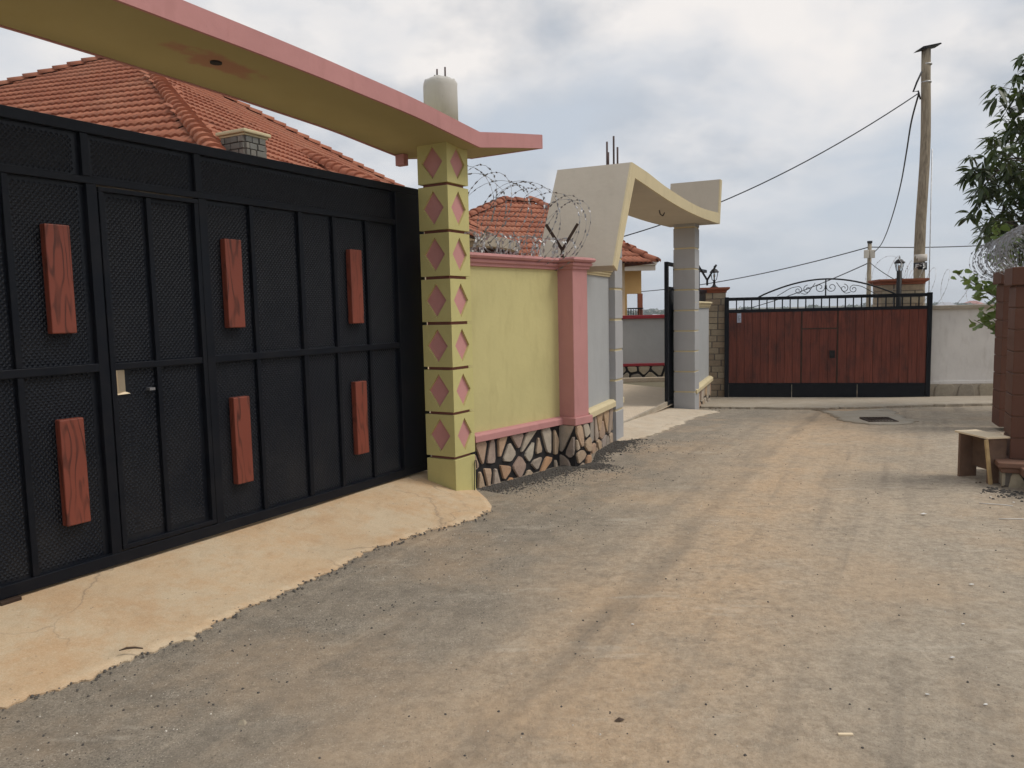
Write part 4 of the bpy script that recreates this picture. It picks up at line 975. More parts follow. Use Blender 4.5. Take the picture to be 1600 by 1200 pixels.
# chimney clad in grey stone bricks with a cream cap
cp_ = on_face(383, 262, apx, nf); cp_ -= nf*(-0.35 if nf.z < 0 else 0.35)*0
cz0 = cp_.z-0.8; czt = CAM_H+(cp_.y)*0.0
chm = MB().box(-0.15, 0.15, -0.13, 0.13, 0, 1.2).build('chimney', M['mortar2'], h1)
dpt = (cp_-Vector((0, 0, CAM_H))).dot(fw)
ztop = (Vector((0, 0, CAM_H))+(fw+rv*((383-800)/1200)-uv*((219-600)/1200))*dpt).z
chM = P1i @ Matrix.Translation((cp_.x, cp_.y, ztop-1.2)) @ Matrix.Rotation(R(-28), 4, 'Z'); chm.matrix_basis = chM
g = random.Random(4)
for j in range(9):
    for face in range(4):
        w = 0.30 if face % 2 == 0 else 0.26; off = 0.13 if face % 2 == 0 else 0.15
        x = -w/2-g.uniform(0, 0.1)
        while x < w/2-0.03:
            l = g.uniform(0.07, 0.13); a, c = max(x, -w/2)+0.005, min(x+l, w/2)-0.005; x += l
            if c-a < 0.03: continue
            b = MB().box(a, c, -off-0.012-g.uniform(0, 0.012), -off+0.01, 1.2-0.06*(j+1)+0.004, 1.2-0.06*j-0.004, Matrix.Rotation(face*math.pi/2, 4, 'Z')); b.build('brick', M['greybrick'], chm, 0.003)
MB().box(-0.168, 0.168, -0.148, 0.148, 1.2, 1.22).build('cap', M['cream'], chm, 0.006); MB().box(-0.19, 0.19, -0.17, 0.17, 1.2205, 1.255).build('cap', M['cream'], chm, 0.01)

def at(px, py, D): return Vector((0, 0, CAM_H))+(fw+rv*((px-800)/1200)-uv*((py-600)/1200))*D
# house seen over the olive wall
r_l, r_r = at(786, 316, 19.0), at(838, 316, 19.4); r_r.z = r_l.z
h2 = thing('house', (r_l.x, r_l.y, 0.1), 0, 'house with red tile hip roof behind razor wire and olive wall', 'house')
P2i = Matrix.Translation((-r_l.x, -r_l.y, -0.1))
ed = Vector((r_r.x-r_l.x, r_r.y-r_l.y, 0)).normalized(); pd = Vector((ed.y, -ed.x, 0)); A2 = 3.0; dz = 0.56*A2; AR, AL = 1.45, 4.2
e1, e2, e3, e4 = r_l-ed*AL+pd*A2, r_r+ed*AR+pd*A2, r_r+ed*AR-pd*A2, r_l-ed*AL-pd*A2
for e_ in (e1, e2, e3, e4): e_.z = r_l.z-dz
roof2 = MB().add([P2i @ p for p in (e1, e2, e3, e4, r_l, r_r)], [(0, 1, 5, 4), (1, 2, 5), (2, 3, 4, 5), (3, 0, 4)]).build('roof', M['darktile'], h2)
acc = []; tile_face(acc, e1, e2, [r_l, r_r], 0.24, 0.30); tile_face(acc, e4, e1, [r_l], 0.24, 0.30); tile_face(acc, e2, e3, [r_r], 0.24, 0.30)
hips = []; hip_line(hips, e1, r_l, 0.33); hip_line(hips, e2, r_r, 0.33); hip_line(hips, r_l, r_r, 0.33)
lay_tiles(roof2, acc, hips, tile_mesh(0.24, 0.34, M['tile']), hmesh, P2i, 120, lambda x, y: 730 < x < 880 and y < 415)
wm = MB(); c2 = [e1+(ed-pd)*0.5, e2+(-ed-pd)*0.5, e3+(-ed+pd)*0.5, e4+(ed+pd)*0.5]
wm.add([P2i @ Vector((p.x, p.y, 0.0)) for p in c2]+[P2i @ Vector((p.x, p.y, r_l.z-dz+0.2)) for p in c2], [(0, 1, 5, 4), (1, 2, 6, 5), (2, 3, 7, 6), (3, 0, 4, 7)]); wm.build('wall', M['creamwall'], h2)
# rounded porch canopy edge in front of that roof
pc_c = at(735, 381, 16.5); pc_c.z = at(735, 383, 14.0).z
pcv = MB(); k = 16
ring = []
for i in range(k+1):
    a = math.pi*(1.0+i/k); ring.append((1.05*math.cos(a), 2.5*math.sin(a)))
vs = [(x, y, z) for z in (0, 0.19) for x, y in ring]+[(x*0.85, y*0.93, z) for z in (0, 0.19) for x, y in ring]
n_ = k+1; fs = [(i, i+1, n_+i+1, n_+i) for i in range(k)]+[(2*n_+i+1, 2*n_+i, 3*n_+i, 3*n_+i+1) for i in range(k)]+[(n_+i, n_+i+1, 3*n_+i+1, 3*n_+i) for i in range(k)]+[(i+1, i, 2*n_+i, 2*n_+i+1) for i in range(k)]
pcv.add(vs, fs)
pch = pcv.build('porch_edge', M['cement'], h2); pch.matrix_basis = P2i @ Matrix.Translation(pc_c)

# yellow house through the gateway
y_e = at(1022, 415, 24.0); h3 = thing('house', (y_e.x, y_e.y, -0.3), R(0), 'yellow two storey house with tiled roof and balcony beyond the gateway', 'house')
P3i = Matrix.Translation((-y_e.x, -y_e.y, 0.3))
def hb3(name, x0, x1, y0, y1, z0, z1_, m, par=None, bev=0.0): return MB().box(x0, x1, y0, y1, z0, z1_).build(name, M[m], par or h3, bev)
ZE = y_e.z+0.3
wl = hb3('wall', -5.2, -0.80, 0.35, 5.5, 0, ZE-0.02, 'yellowwall'); hb3('wall', -0.80, -0.34, 0.35, 5.5, 0, ZE-1.75, 'yellowwall'); hb3('lintel', -0.80, -0.34, 0.36, 0.8, ZE-0.85, ZE-0.02, 'yellowwall')
hb3('balcony_post', -0.44, -0.30, 0.36, 0.55, ZE-1.75, ZE-0.85, 'terracap')
hb3('balcony_slab', -0.80, -0.28, 0.2, 3, ZE-1.85, ZE-1.75, 'white')
for k in range(6): hb3('baluster', -0.78+k*0.08, -0.76+k*0.08, 0.28, 0.30, ZE-1.75, ZE-1.32, 'black2')
hb3('balcony_rail', -0.80, -0.30, 0.27, 0.31, ZE-1.34, ZE-1.30, 'black2')
wn = hb3('window', -1.22, -0.98, 0.31, 0.352, ZE-1.75, ZE-0.60, 'white'); hb3('pane', -1.19, -1.105, 0.30, 0.309, ZE-1.66, ZE-0.68, 'window', wn); hb3('pane', -1.095, -1.01, 0.30, 0.309, ZE-1.66, ZE-0.68, 'window', wn)
hb3('fascia', -5.7, 0.0, -0.25, -0.18, ZE-0.16, ZE+0.10, 'white', bev=0.01); hb3('soffit', -5.7, 0.0, -0.18, 6, ZE-0.019, ZE+0.03, 'white'); hb3('gutter', -5.7, 0.02, -0.34, -0.252, ZE+0.0, ZE+0.10, 'white', bev=0.02)
ra, rc, rt = Vector((-5.7, -0.3, ZE+0.06)), Vector((0.06, -0.3, ZE+0.06)), Vector((-2.8, 2.8, ZE+1.75))
rr = Vector((0.06, 5.9, ZE+0.06)); rlf = Vector((-5.7, 5.9, ZE+0.06))
roof3 = MB().add([ra, rc, rr, rlf, rt], [(0, 1, 4), (1, 2, 4), (2, 3, 4), (3, 0, 4)]).build('roof', M['darktile'], h3)
I4 = P3i.inverted(); acc = []; tile_face(acc, I4 @ ra, I4 @ rc, [I4 @ rt], 0.26, 0.32); tile_face(acc, I4 @ rc, I4 @ rr, [I4 @ rt], 0.26, 0.32)
hips = []; hip_line(hips, I4 @ rc, I4 @ rt, 0.36); hip_line(hips, I4 @ ra, I4 @ rt, 0.36)
lay_tiles(roof3, acc, hips, tile_mesh(0.26, 0.36, M['tile']), hmesh, P3i, 40, lambda x, y: 972 < x < 1030 and y < 418)
# pale flat roofed outbuilding showing beside the far column
ob_ = thing('outbuilding', (4.9, 21.0, -0.6), R(-8), 'pale grey outbuilding edge behind left lantern and brick pillar', 'building')
MB().box(-0.30, 0.68, 0, 3, 0, 2.55).build('wall', M['palewall'], ob_); MB().box(-0.36, 0.75, -0.1, 3.1, 2.55, 2.63).build('roof', M['cement'], ob_, 0.01)

# ------------------------------------------------------------------ razor wire
def coil(name, path, rad, pitch, label, wire='wire', wr=0.003, barb=0.055, seed=1, sq=1.0, two=True, bs=1.0):
    g = random.Random(seed); pts = [Vector(p) for p in path]
    seg = [(pts[i+1]-pts[i]).length for i in range(len(pts)-1)]; T = sum(seg)
    def P(s_):
        s_ = max(0, min(T, s_))
        for i, l in enumerate(seg):
            if s_ <= l or i == len(seg)-1: d = (pts[i+1]-pts[i])/l; return pts[i]+d*s_, d
            s_ -= l
    root = None
    for q in range(2 if two else 1):
        nt_ = T/pitch; st_ = 26; n = int(nt_*st_); w = []
        ph = g.random()*6
        for k in range(n+1):
            c, d = P(T*k/n); side = d.cross(Vector((0, 0, 1))).normalized(); up = side.cross(d)
            a = ph+(1 if q == 0 else -1)*2*math.pi*k/st_
            rr_ = rad*(1+0.10*math.sin(k*0.05+q*2)+0.03*math.sin(k*0.31))
            lean = 0.22*rad*math.sin(a+q)+0.06*math.sin(k*0.09+q)
            w.append(c+(side*math.cos(a)+up*math.sin(a)*sq)*rr_+d*lean)
        b = MB().tube(w, wr, 4)
        if root is None: root = tag(b.build(name, M[wire]), label, 'razor wire')
        else: b.build('strand', M[wire], root)
        bb = MB(); acc_ = 0
        for i in range(len(w)-1):
            l = (w[i+1]-w[i]).length; acc_ += l
            while acc_ > barb:
                acc_ -= barb; p = w[i].lerp(w[i+1], g.random()); d = (w[i+1]-w[i]).normalized(); o = d.orthogonal().normalized(); o.rotate(Matrix.Rotation(g.random()*6.28, 3, d)); o2 = d.cross(o)
                e = 0.013*bs; f = 0.006*bs
                bb.add([p-d*e+o*f, p+d*e+o*f*1.6, p+d*e*0.8-o*f*1.6, p-d*e-o*f, p+o2*0.002], [(0, 1, 4), (1, 2, 4), (2, 3, 4), (3, 0, 4), (3, 2, 1, 0)])
        kind(bb.build('barbs', M[wire], root), 'stuff')
    return root
w3 = lambda x, y, z: Vector((WA.x, WA.y, 0))+Vector((WD.x, WD.y, 0))*x+Vector((-WD.y, WD.x, 0))*y+Vector((0, 0, z))
coil('razor_wire', [w3(-0.02, 0.24, 2.45), w3(0.3, 0.18, 2.46), w3(1.1, 0.14, 2.38), w3(1.55, 0.05, 2.30)], 0.36, 0.22, 'razor wire coil along top of olive wall', seed=3, wr=0.0017, bs=0.95, barb=0.05)
coil('razor_wire', [w3(0.0, 0.13, 2.16), w3(0.5, 0.13, 2.15), w3(1.5, 0.05, 2.16)], 0.11, 0.10, 'tangle of pale razor wire lying on pink coping of olive wall', 'wire2', seed=5, wr=0.0015, bs=1.1)
def ybracket(loc, rz, s, m, label):
    t = thing('wire_bracket', loc, rz, label, 'bracket')
    MB().box(-0.014*s, 0.014*s, -0.014*s, 0.014*s, 0, 0.10*s).build('post', M[m], t)
    for sg in (-1, 1):
        Mx = Matrix.Translation((0, 0, 0.09*s)) @ Matrix.Rotation(sg*R(32), 4, 'Y'); MB().box(-0.014*s, 0.014*s, -0.012*s, 0.012*s, 0, 0.30*s, Mx).build('arm', M[m], t)
    return t
q = w3(1.40, 0.05, 2.07); ybracket(q, R(2), 1.0, 'rust', 'brown steel Y bracket on coping beside pink pilaster')
q = at(1105, 446, 15.0); ybracket((q.x, q.y, q.z), R(5), 1.15, 'black2', 'black steel Y bracket beside left lantern')
coil('razor_wire', [Vector((7.9, 15.4, 1.85)), Vector((9.2, 15.2, 1.83)), Vector((11.5, 15.0, 1.83))], 0.36, 0.36, 'thin razor wire coil along pale wall beyond brown gate', 'wire2', seed=8, two=False, wr=0.003, barb=0.12)
coil('razor_wire', [Vector((7.55, 15.75, 2.12)), Vector((7.85, 15.9, 2.14)), Vector((8.4, 15.8, 2.05))], 0.36, 0.20, 'loose razor wire rings round right lantern on brick pillar', 'wire2', seed=12, two=False, wr=0.003, barb=0.10)
coil('razor_wire', [Vector((5.15, 7.55, 2.05)), Vector((5.55, 8.3, 2.10)), Vector((6.2, 9.6, 2.1)), Vector((6.6, 10.6, 2.1))], 0.24, 0.11, 'dense pale razor wire coil above brown pillars at right edge', 'wire', seed=15, wr=0.0018, barb=0.06)

# ------------------------------------------------------------------ poles and cables
pb, ptp = at(1436, 470, 18.6), at(1449, 78, 18.6)
up = thing('utility_pole', (pb.x, pb.y, -0.7), 0, 'tall leaning wooden utility pole behind brown gate', 'utility pole')
dv = (ptp-pb); bot = pb-dv*((pb.z+0.7)/dv.z); O = Vector((pb.x, pb.y, -0.7))
def on_pole(z): return bot+(ptp-bot)*((z+0.7)/(ptp.z+0.7))
pts = []; rs = []
for k in range(13):
    p = bot.lerp(ptp, k/12)-O; p.x += 0.03*math.sin(k*0.9); pts.append(p); rs.append(lerp(0.138, 0.102, k/12))
shaft = MB().tube(pts, rs, 14).build('shaft', M['pole'], up)
tp_ = ptp-O
MB().add([(tp_.x-0.26, tp_.y-0.16, tp_.z-0.02), (tp_.x+0.26, tp_.y-0.16, tp_.z+0.09), (tp_.x+0.26, tp_.y+0.16, tp_.z+0.09), (tp_.x-0.26, tp_.y+0.16, tp_.z-0.02), (tp_.x-0.18, tp_.y-0.16, tp_.z+0.04), (tp_.x+0.24, tp_.y-0.16, tp_.z+0.115), (tp_.x+0.24, tp_.y+0.16, tp_.z+0.115), (tp_.x-0.18, tp_.y+0.16, tp_.z+0.04)], [(3, 2, 1, 0), (4, 5, 6, 7), (0, 1, 5, 4), (1, 2, 6, 5), (2, 3, 7, 6), (3, 0, 4, 7)]).build('top_plate', M['black2'], up)
def pring(z, h, r_, m, name):
    c = on_pole(z)-O; return MB().lathe([(r_, -h/2), (r_, h/2)], c, 16).build(name, M[m], up)
for z in (ptp.z-0.35, ptp.z-0.78): pring(z, 0.03, 0.116, 'wire2', 'steel_strap')
zz = at(1436, 403, 18.6).z; pring(zz, 0.16, 0.147, 'white', 'white_band'); zz = at(1436, 416, 18.6).z; blk = pring(zz, 0.17, 0.147, 'mortar', 'number_band')
cb_ = on_pole(zz)-O
tg = MB(); dg = Vector((pb.x, pb.y, 0)).normalized(); sd_ = Vector((dg.y, -dg.x, 0))
def stroke(x0, x1, z0, z1_):
    for a, c in ((x0, x1),):
        f = lambda x, z: cb_+sd_*x-dg*(math.sqrt(max(0.149**2-x*x, 0))+0.003)+Vector((0, 0, z))
        tg.add([f(a, z0), f(c, z0), f(c, z1_), f(a, z1_)], [(0, 1, 2, 3)])
for s_ in ((-0.10, -0.08, -0.05, 0.05), (-0.08, -0.03, 0.03, 0.05), (-0.08, -0.045, -0.01, 0.01), (-0.01, 0.03, -0.005, 0.012), (0.06, 0.11, 0.035, 0.052), (0.06, 0.078, 0.0, 0.035), (0.06, 0.11, -0.008, 0.01), (0.092, 0.11, -0.035, -0.008), (0.06, 0.11, -0.052, -0.035)): stroke(*s_)
tg.build('number', M['paper'], blk)
cl = on_pole(ptp.z-1.0)-O; MB().tube([cl+Vector((-0.14, -0.05, 0.45)), cl+Vector((-0.26, -0.06, 0.2)), cl+Vector((-0.34, -0.06, -0.02)), cl+Vector((-0.22, -0.06, 0.0)), cl+Vector((-0.16, -0.06, -0.2))], 0.022, 6).build('cable_clamp', M['cable'], up)
a_, b2_ = on_pole(ptp.z-2.4)-O+Vector((0.17, -0.05, 0)), on_pole(0.5)-O+Vector((0.22, -0.05, 0)); MB().tube([a_, b2_], 0.012, 5).build('earth_wire', M['wire2'], up)
sp_t, sp_b = at(1359, 380, 42), at(1357, 470, 42)
s_p = thing('utility_pole', (sp_b.x, sp_b.y, -4), 0, 'smaller distant wooden pole with white meter boxes', 'utility pole'); O2 = Vector((sp_b.x, sp_b.y, -4))
MB().tube([Vector((0, 0, 0)), sp_b-O2, sp_t-O2], [0.14, 0.12, 0.10], 10).build('shaft', M['pole'], s_p)
MB().lathe([(0.14, 0), (0.14, 0.12)], sp_t-O2, 8).build('cap', M['black2'], s_p)
mb_ = at(1358, 397, 41.8)-O2
for dx in (-0.17, 0.16): MB().box(mb_.x+dx-0.12, mb_.x+dx+0.12, mb_.y-0.12, mb_.y+0.02, mb_.z-0.22, mb_.z+0.22).build('meter_box', M['white'], s_p, 0.02)
def cable(pts, r_, label):
    b = MB().tube(pts, r_, 5); return tag(b.build('cable', M['cable']), label, 'cable')
def sag(a, b_, s_, n=24, wob=0): 
    return [a.lerp(b_, k/n)-Vector((0, 0, s_*4*(k/n)*(1-k/n)))+Vector((wob*math.sin(k*1.3), 0, wob*math.sin(k*0.9))) for k in range(n+1)]
clw = cl+O+Vector((-0.2, -0.06, -0.05))
cable(sag(clw, at(862, 396, 19.5), 0.55), 0.015, 'black cable from tall pole down to house behind portal')
drop = [clw, at(1424, 190, 20.5), at(1416, 240, 23), at(1408, 285, 27), at(1398, 325, 31), at(1386, 362, 36), at(1376, 383, 40), at(1366, 394, 41.8)]
cable([Vector(p) for p in cat([tuple(p) for p in drop], 6)], 0.022, 'wavy black service cable between the two poles')
cable(sag(at(1358, 386, 42), at(960, 458, 60), 0.5), 0.03, 'black cable running left from the small distant pole')
cable(sag(at(1358, 386, 42), at(1640, 376, 46), 0.15), 0.028, 'black cable running right from small pole to the tree')
cable(sag(at(1357, 411, 42), at(1120, 492, 70), 0.4), 0.03, 'lower cable sloping left behind the scrollwork arch')
cable(sag(at(1359, 410, 42), at(1425, 450, 30), 0.1), 0.02, 'short cable sloping right from small distant pole')

# ------------------------------------------------------------------ tree and shrub
def leaf_cluster(L, wd_, n, seed, droop):
    g = random.Random(seed); b = MB()
    for k in range(n):
        a = 2*math.pi*k/n*1.0+g.uniform(-.5, .5); el = g.uniform(-0.9, 0.55)-droop
        d = Vector((math.cos(a)*math.cos(el), math.sin(a)*math.cos(el), math.sin(el))); sd2 = d.cross(Vector((0, 0, 1))).normalized(); up_ = sd2.cross(d)
        sd2 = (sd2*math.cos(g.uniform(-.5, .5))+up_*g.uniform(-.4, .4)).normalized()
        l = L*g.uniform(0.65, 1.15); w = wd_*g.uniform(0.8, 1.15); o = Vector((g.uniform(-.02, .02), g.uniform(-.02, .02), g.uniform(-.05, .05)))
        sg = [(0, 0.06), (0.3, 0.85), (0.55, 1.0), (0.8, 0.6), (1.0, 0.03)]; vs = []
        for t, ww in sg:
            c = o+d*(l*t+0.02)-Vector((0, 0, 1))*l*0.28*t*t; vs += [c-sd2*w*ww*0.5+up_*0.12*w*ww, c, c+sd2*w*ww*0.5+up_*0.12*w*ww]
        fs = []
        for i in range(4): fs += [(3*i, 3*i+1, 3*i+4, 3*i+3), (3*i+1, 3*i+2, 3*i+5, 3*i+4)]
        b.add(vs, fs, True)
    return b
TB = Vector((9.12, 10.9, -0.2))
tree = thing('mango_tree', TB, 0, 'dark leafed mango tree overhanging the right edge', 'tree')
MB().tube([(0, 0, 0), (0.05, 0, 1.0), (-0.05, 0.05, 2.0), (0.05, 0, 3.0), (0.0, 0.05, 4.2), (0.1, 0, 5.3)], [0.17, 0.15, 0.13, 0.11, 0.08, 0.03], 10).build('trunk', M['bark'], tree)
cms = [leaf_cluster(0.22, 0.062, 14, 70+k, 0.15*k/4).mesh('leaf_cluster', M['leaf']) for k in range(5)]
g = random.Random(21); ncl = 0; limbs = []
for k in range(54):
    z0 = g.uniform(1.9, 4.9); a = g.uniform(0, 2*math.pi) if k % 3 else math.pi+g.uniform(-0.9, 0.9)
    R_ = 2.25*math.sqrt(max(0.1, 1-((z0+0.5-3.7)/2.6)**2))*g.uniform(0.75, 1.05)
    e = Vector((math.cos(a)*R_, math.sin(a)*R_, z0+g.uniform(0.2, 0.9))); s0 = Vector((0, 0.03, z0-0.3)); m_ = s0.lerp(e, 0.5)+Vector((0, 0, 0.15))
    limbs.append((s0, m_, e))
    MB().tube([s0, m_, e], [0.035, 0.022, 0.006], 6).build('branch', M['bark'], tree)
def put_cluster(p, sc_=1.0):
    o = link('leaf_cluster', g.choice(cms), tree, basis=Matrix.Translation(p) @ Matrix.Rotation(g.uniform(0, 6.28), 4, 'Z') @ Matrix.Rotation(g.uniform(-.4, .4), 4, 'X') @ Matrix.Scale(sc_*g.uniform(0.8, 1.15), 4))
tw = MB()
for s0, m_, e in limbs:
    for k in range(11):
        t = g.uniform(0.5, 1.0) if k else 1.0
        p = (m_.lerp(e, (t-0.5)*2) if t > 0.5 else s0.lerp(m_, t*2)); q = p+Vector((g.uniform(-.42, .42), g.uniform(-.42, .42), g.uniform(-.32, .38))) if k else e
        if k: tw.tube([p, p.lerp(q, 0.5)+Vector((0, 0, 0.03)), q], [0.009, 0.006, 0.003], 4)
        put_cluster(q)
kind(tw.build('twigs', M['bark'], tree), 'stuff')
# climbing shrub with pale round leaves by the brown pillars
SB = at(1560, 560, 10.2); shr = thing('climbing_shrub', (SB.x, SB.y, -0.05), 0, 'pale green round leafed climber beside far brown pillar', 'shrub'); O3 = Vector((SB.x, SB.y, -0.05))
g = random.Random(5)
lm = MB(); sg = []
for k in range(8): a = 2*math.pi*k/8; sg.append((0.5+0.5*math.cos(a), 0.42*math.sin(a)*(1.15 if 0 < k < 4 or k > 4 else 1)))
lm.add([(x*0.12, y*0.115, 0.012*abs(y)*3-0.02*x*x) for x, y in sg]+[(0.06, 0, 0.0)], [(i, (i+1) % 8, 8) for i in range(8)], True); lmesh = lm.mesh('leaf', M['leaf2'])
tips = [(1497, 430), (1512, 437), (1500, 433), (1520, 452), (1538, 470), (1530, 492), (1545, 505), (1556, 480), (1560, 440), (1572, 420), (1590, 395), (1545, 450), (1534, 438), (1548, 398), (1565, 375), (1580, 360), (1552, 352), (1536, 488), (1522, 500)]
root_ = Vector((0.2, 0.0, 0.0))
for k, (px, py) in enumerate(tips):
    e = at(px, py, g.uniform(9.7, 10.5))-O3; m_ = Vector((0.25+0.1*g.random(), 0, max(0.9, e.z*0.75))).lerp(e, 0.35)
    MB().tube([root_, m_*0.7+Vector((0.1, 0, 0)), m_, e], [0.012, 0.009, 0.006, 0.003], 5).build('stem', M['bark'], shr)
    for q in range(9):
        p = m_.lerp(e, g.uniform(0.45, 1.02))+Vector((g.uniform(-.06, .06), g.uniform(-.06, .06), g.uniform(-.07, .07)))
        link('leaf', lmesh, shr, basis=Matrix.Translation(p) @ Matrix.Rotation(g.uniform(0, 6.28), 4, 'Z') @ Matrix.Rotation(g.uniform(-1.2, 0.6), 4, 'Y') @ Matrix.Rotation(g.uniform(-.8, .8), 4, 'X') @ Matrix.Scale(g.uniform(0.6, 1.1), 4))

# ------------------------------------------------------------------ loose gravel, litter
def gravel(name, pts, m, sz):
    b = MB(); g = random.Random(len(pts))
    for x, y in pts:
        s_ = sz*g.random()**2.2+0.0014; z = road_z(x, y)+s_*0.3; a = g.random()*6.28
        ca, sa = math.cos(a)*s_, math.sin(a)*s_
        vs = [(x+ca*u-sa*v, y+sa*u+ca*v, z+s_*w) for u, v, w in ((-1, -.7, -.5), (.9, -.8, -.5), (1, .7, -.5), (-.8, .9, -.5), (-.5, -.5, .55), (.6, -.3, .45), (.4, .5, .6), (-.5, .4, .4))]
        b.add(vs, [(4, 5, 6, 7), (0, 1, 5, 4), (1, 2, 6, 5), (2, 3, 7, 6), (3, 0, 4, 7)])
    o = kind(b.build(name, m), 'stuff'); return o
g = random.Random(99); pts = []
line = [WA+WD*0.02+Vector((WD.y, -WD.x))*0.0, WA+WD*1.28, WA+WD*1.30+Vector((WD.y, -WD.x))*0.16, WA+WD*1.58+Vector((WD.y, -WD.x))*0.16, GA+GD*0.2, GA+GD*1.25]
def off_line(line, n, spread, sgn=1):
    out = []
    for _ in range(n):
        i = g.randrange(len(line)-1); a, b_ = line[i], line[i+1]; d = (b_-a).normalized(); nn = Vector((d.y, -d.x))*sgn
        p = a.lerp(b_, g.random())+nn*(abs(g.gauss(0, spread))+0.0); out.append((p.x, p.y))
    return out
pts += off_line(line[:2], 5200, 0.11)+off_line(line[2:4], 2000, 0.11)+off_line(line[4:], 3400, 0.12)+off_line(line[3:5], 700, 0.08)+off_line(line[1:3], 400, 0.05)
o = gravel('loose_gravel', pts, M['gravel'], 0.0125); tag(o, 'dark loose gravel heaped along the foot of the stone plinths', 'gravel')
o = gravel('fine_gravel', off_line(line[:2], 2600, 0.26)+off_line(line[4:], 1800, 0.26)+off_line(line[2:4], 900, 0.24), M['gravel'], 0.006); tag(o, 'fine dark gravel thinning out from the plinths into the road', 'gravel')
pts = []
for p in o1:
    for _ in range(2): d_ = abs(g.gauss(0, 0.035))-0.012; pts.append((p.x+d_*0.84+g.gauss(0, 0.01), p.y-d_*0.54+g.gauss(0, 0.01)))
pts = [(x, y) for x, y in pts]
b = MB(); gg = random.Random(31)
o = gravel('asphalt_crumbs', pts, M['gravel'], 0.0075); tag(o, 'asphalt crumbs along the ragged edge of the concrete apron', 'gravel')
for v in o.data.vertices: v.co.z += 0.006
M['palegrit'] = plain('pale_grit', (0.62, 0.57, 0.49), 0.8)
for nm, mm, cnt, sz, lb in (('scattered_grit', 'gravel', 1500, 0.0052, 'dark fine grit scattered over the dusty asphalt road'), ('pale_grit', 'palegrit', 900, 0.0034, 'pale stone chips scattered over the dusty asphalt road')):
    pts = []
    while len(pts) < cnt:
        x, y = -2.4+6.4*g.random(), 2.0+8.0*g.random()**1.6
        e = x-(-2.1+0.65*(y-2.95))
        if e < 0.03 or g.random() > (1.0 if e < 1.0 else 0.22): continue
        pts.append((x, y))
    o = gravel(nm, pts, M[mm], sz); tag(o, lb, 'gravel')
pts = off_line([Vector((3.95, 6.3)), Vector((4.3, 5.9)), Vector((5.2, 5.4))], 700, 0.14, 1)
o = gravel('loose_gravel', pts, M['gravel'], 0.014); tag(o, 'dark loose gravel at the foot of the right hand footing', 'gravel')
def gnd(px, py):
    d = fw+rv*((px-800)/1200)-uv*((py-600)/1200); t = 0; p = Vector((0, 0, CAM_H))
    while p.z > road_z(p.x, p.y): p = p+d*0.004
    return p
def scrap(px, py, s_, seed, lb):
    g = random.Random(seed); p = gnd(px, py); n = 6; b = MB()
    ring = [(math.cos(2*math.pi*k/n)*s_*g.uniform(.5, 1.2), math.sin(2*math.pi*k/n)*s_*g.uniform(.3, .8), g.uniform(.002, .5*s_)) for k in range(n)]
    b.add(ring+[(0, 0, 0.6*s_)]+[(x, y, z-0.0015) for x, y, z in ring], [(i, (i+1) % n, n) for i in range(n)]+[(n+1+(i+1) % n, n+1+i, i, (i+1) % n) for i in range(n)])
    o = b.build('litter_scrap', M['paper']); o.location = p+Vector((0, 0, 0.004)); tag(o, lb, 'litter', 'white litter scraps on the road')
LIT = ((1443, 805, 0.025, 'white litter scrap on the road left below the stool'), (1488, 1030, 0.016, 'crumpled white litter scrap at lower right of the road'), (988, 977, 0.008, 'tiny white litter scrap near the middle of the road'),
       (1505, 977, 0.012, 'pale flat litter scrap near right edge above the crumpled one'), (1449, 1087, 0.01, 'pale litter scrap at lower right above the wood chip'), (1540, 1103, 0.009, 'pale litter scrap at the bottom right corner of the road'),
       (1518, 915, 0.014, 'white litter scrap at the right side beside a pale dust smear'), (1548, 778, 0.012, 'white litter scrap on the gravel under the stool'), (1584, 786, 0.011, 'white litter scrap on the gravel at the right edge'))
for k, (px, py, s_, lb) in enumerate(LIT): scrap(px, py, s_, k, lb)
for px, py, l_, a_, lb in ((1556, 789, 0.11, -0.4, 'thin pale straw on the gravel in front of the stool'), (1585, 812, 0.10, -0.1, 'thin pale straw lying lower at the right edge')):
    p = gnd(px, py); o = MB().tube([(-l_, 0.01, 0.004), (-l_*0.3, -0.004, 0.007), (l_*0.4, 0.004, 0.005), (l_, -0.008, 0.004)], 0.0032, 5).build('straw', M['paper']); o.location = p; o.rotation_euler = (0, 0, a_); tag(o, lb, 'straw')
p = gnd(1321, 1149); o = MB().box(-0.027, 0.027, -0.006, 0.006, 0, 0.008).build('wood_chip', M['plywood'], None, 0.002); o.location = p; o.rotation_euler = (0, 0, R(-3)); tag(o, 'short pale wood chip lying at front of the road', 'wood chip')
p = gnd(967, 1127); o = MB().add([(-.02, -.006, .002), (.004, -.013, .006), (.024, .002, .003), (.002, .012, .007), (0, 0, .011)], [(0, 1, 4), (1, 2, 4), (2, 3, 4), (3, 0, 4)]).build('dead_leaf', M['deadleaf']); o.location = p+Vector((0, 0, .003)); tag(o, 'dark dry leaf lying on the road near the front', 'leaf')
p = gnd(378, 1131); o = MB().add([(-.014, -.01, 0), (.015, -.012, 0), (.017, .01, 0), (-.012, .012, 0), (-.006, -.004, .016), (.008, -.003, .018), (.007, .006, .015)], [(0, 1, 5, 4), (1, 2, 6, 5), (2, 3, 6), (3, 0, 4), (3, 4, 6), (4, 5, 6)]).build('pebble', M['rubble']); o.location = p; tag(o, 'single pebble on dark asphalt below the concrete apron', 'pebble')
def on_apron(px, py):
    d = fw+rv*((px-800)/1200)-uv*((py-600)/1200); p = Vector((0, 0, CAM_H)); 
    while p.z > 0.045: p = p+d*0.003
    return p
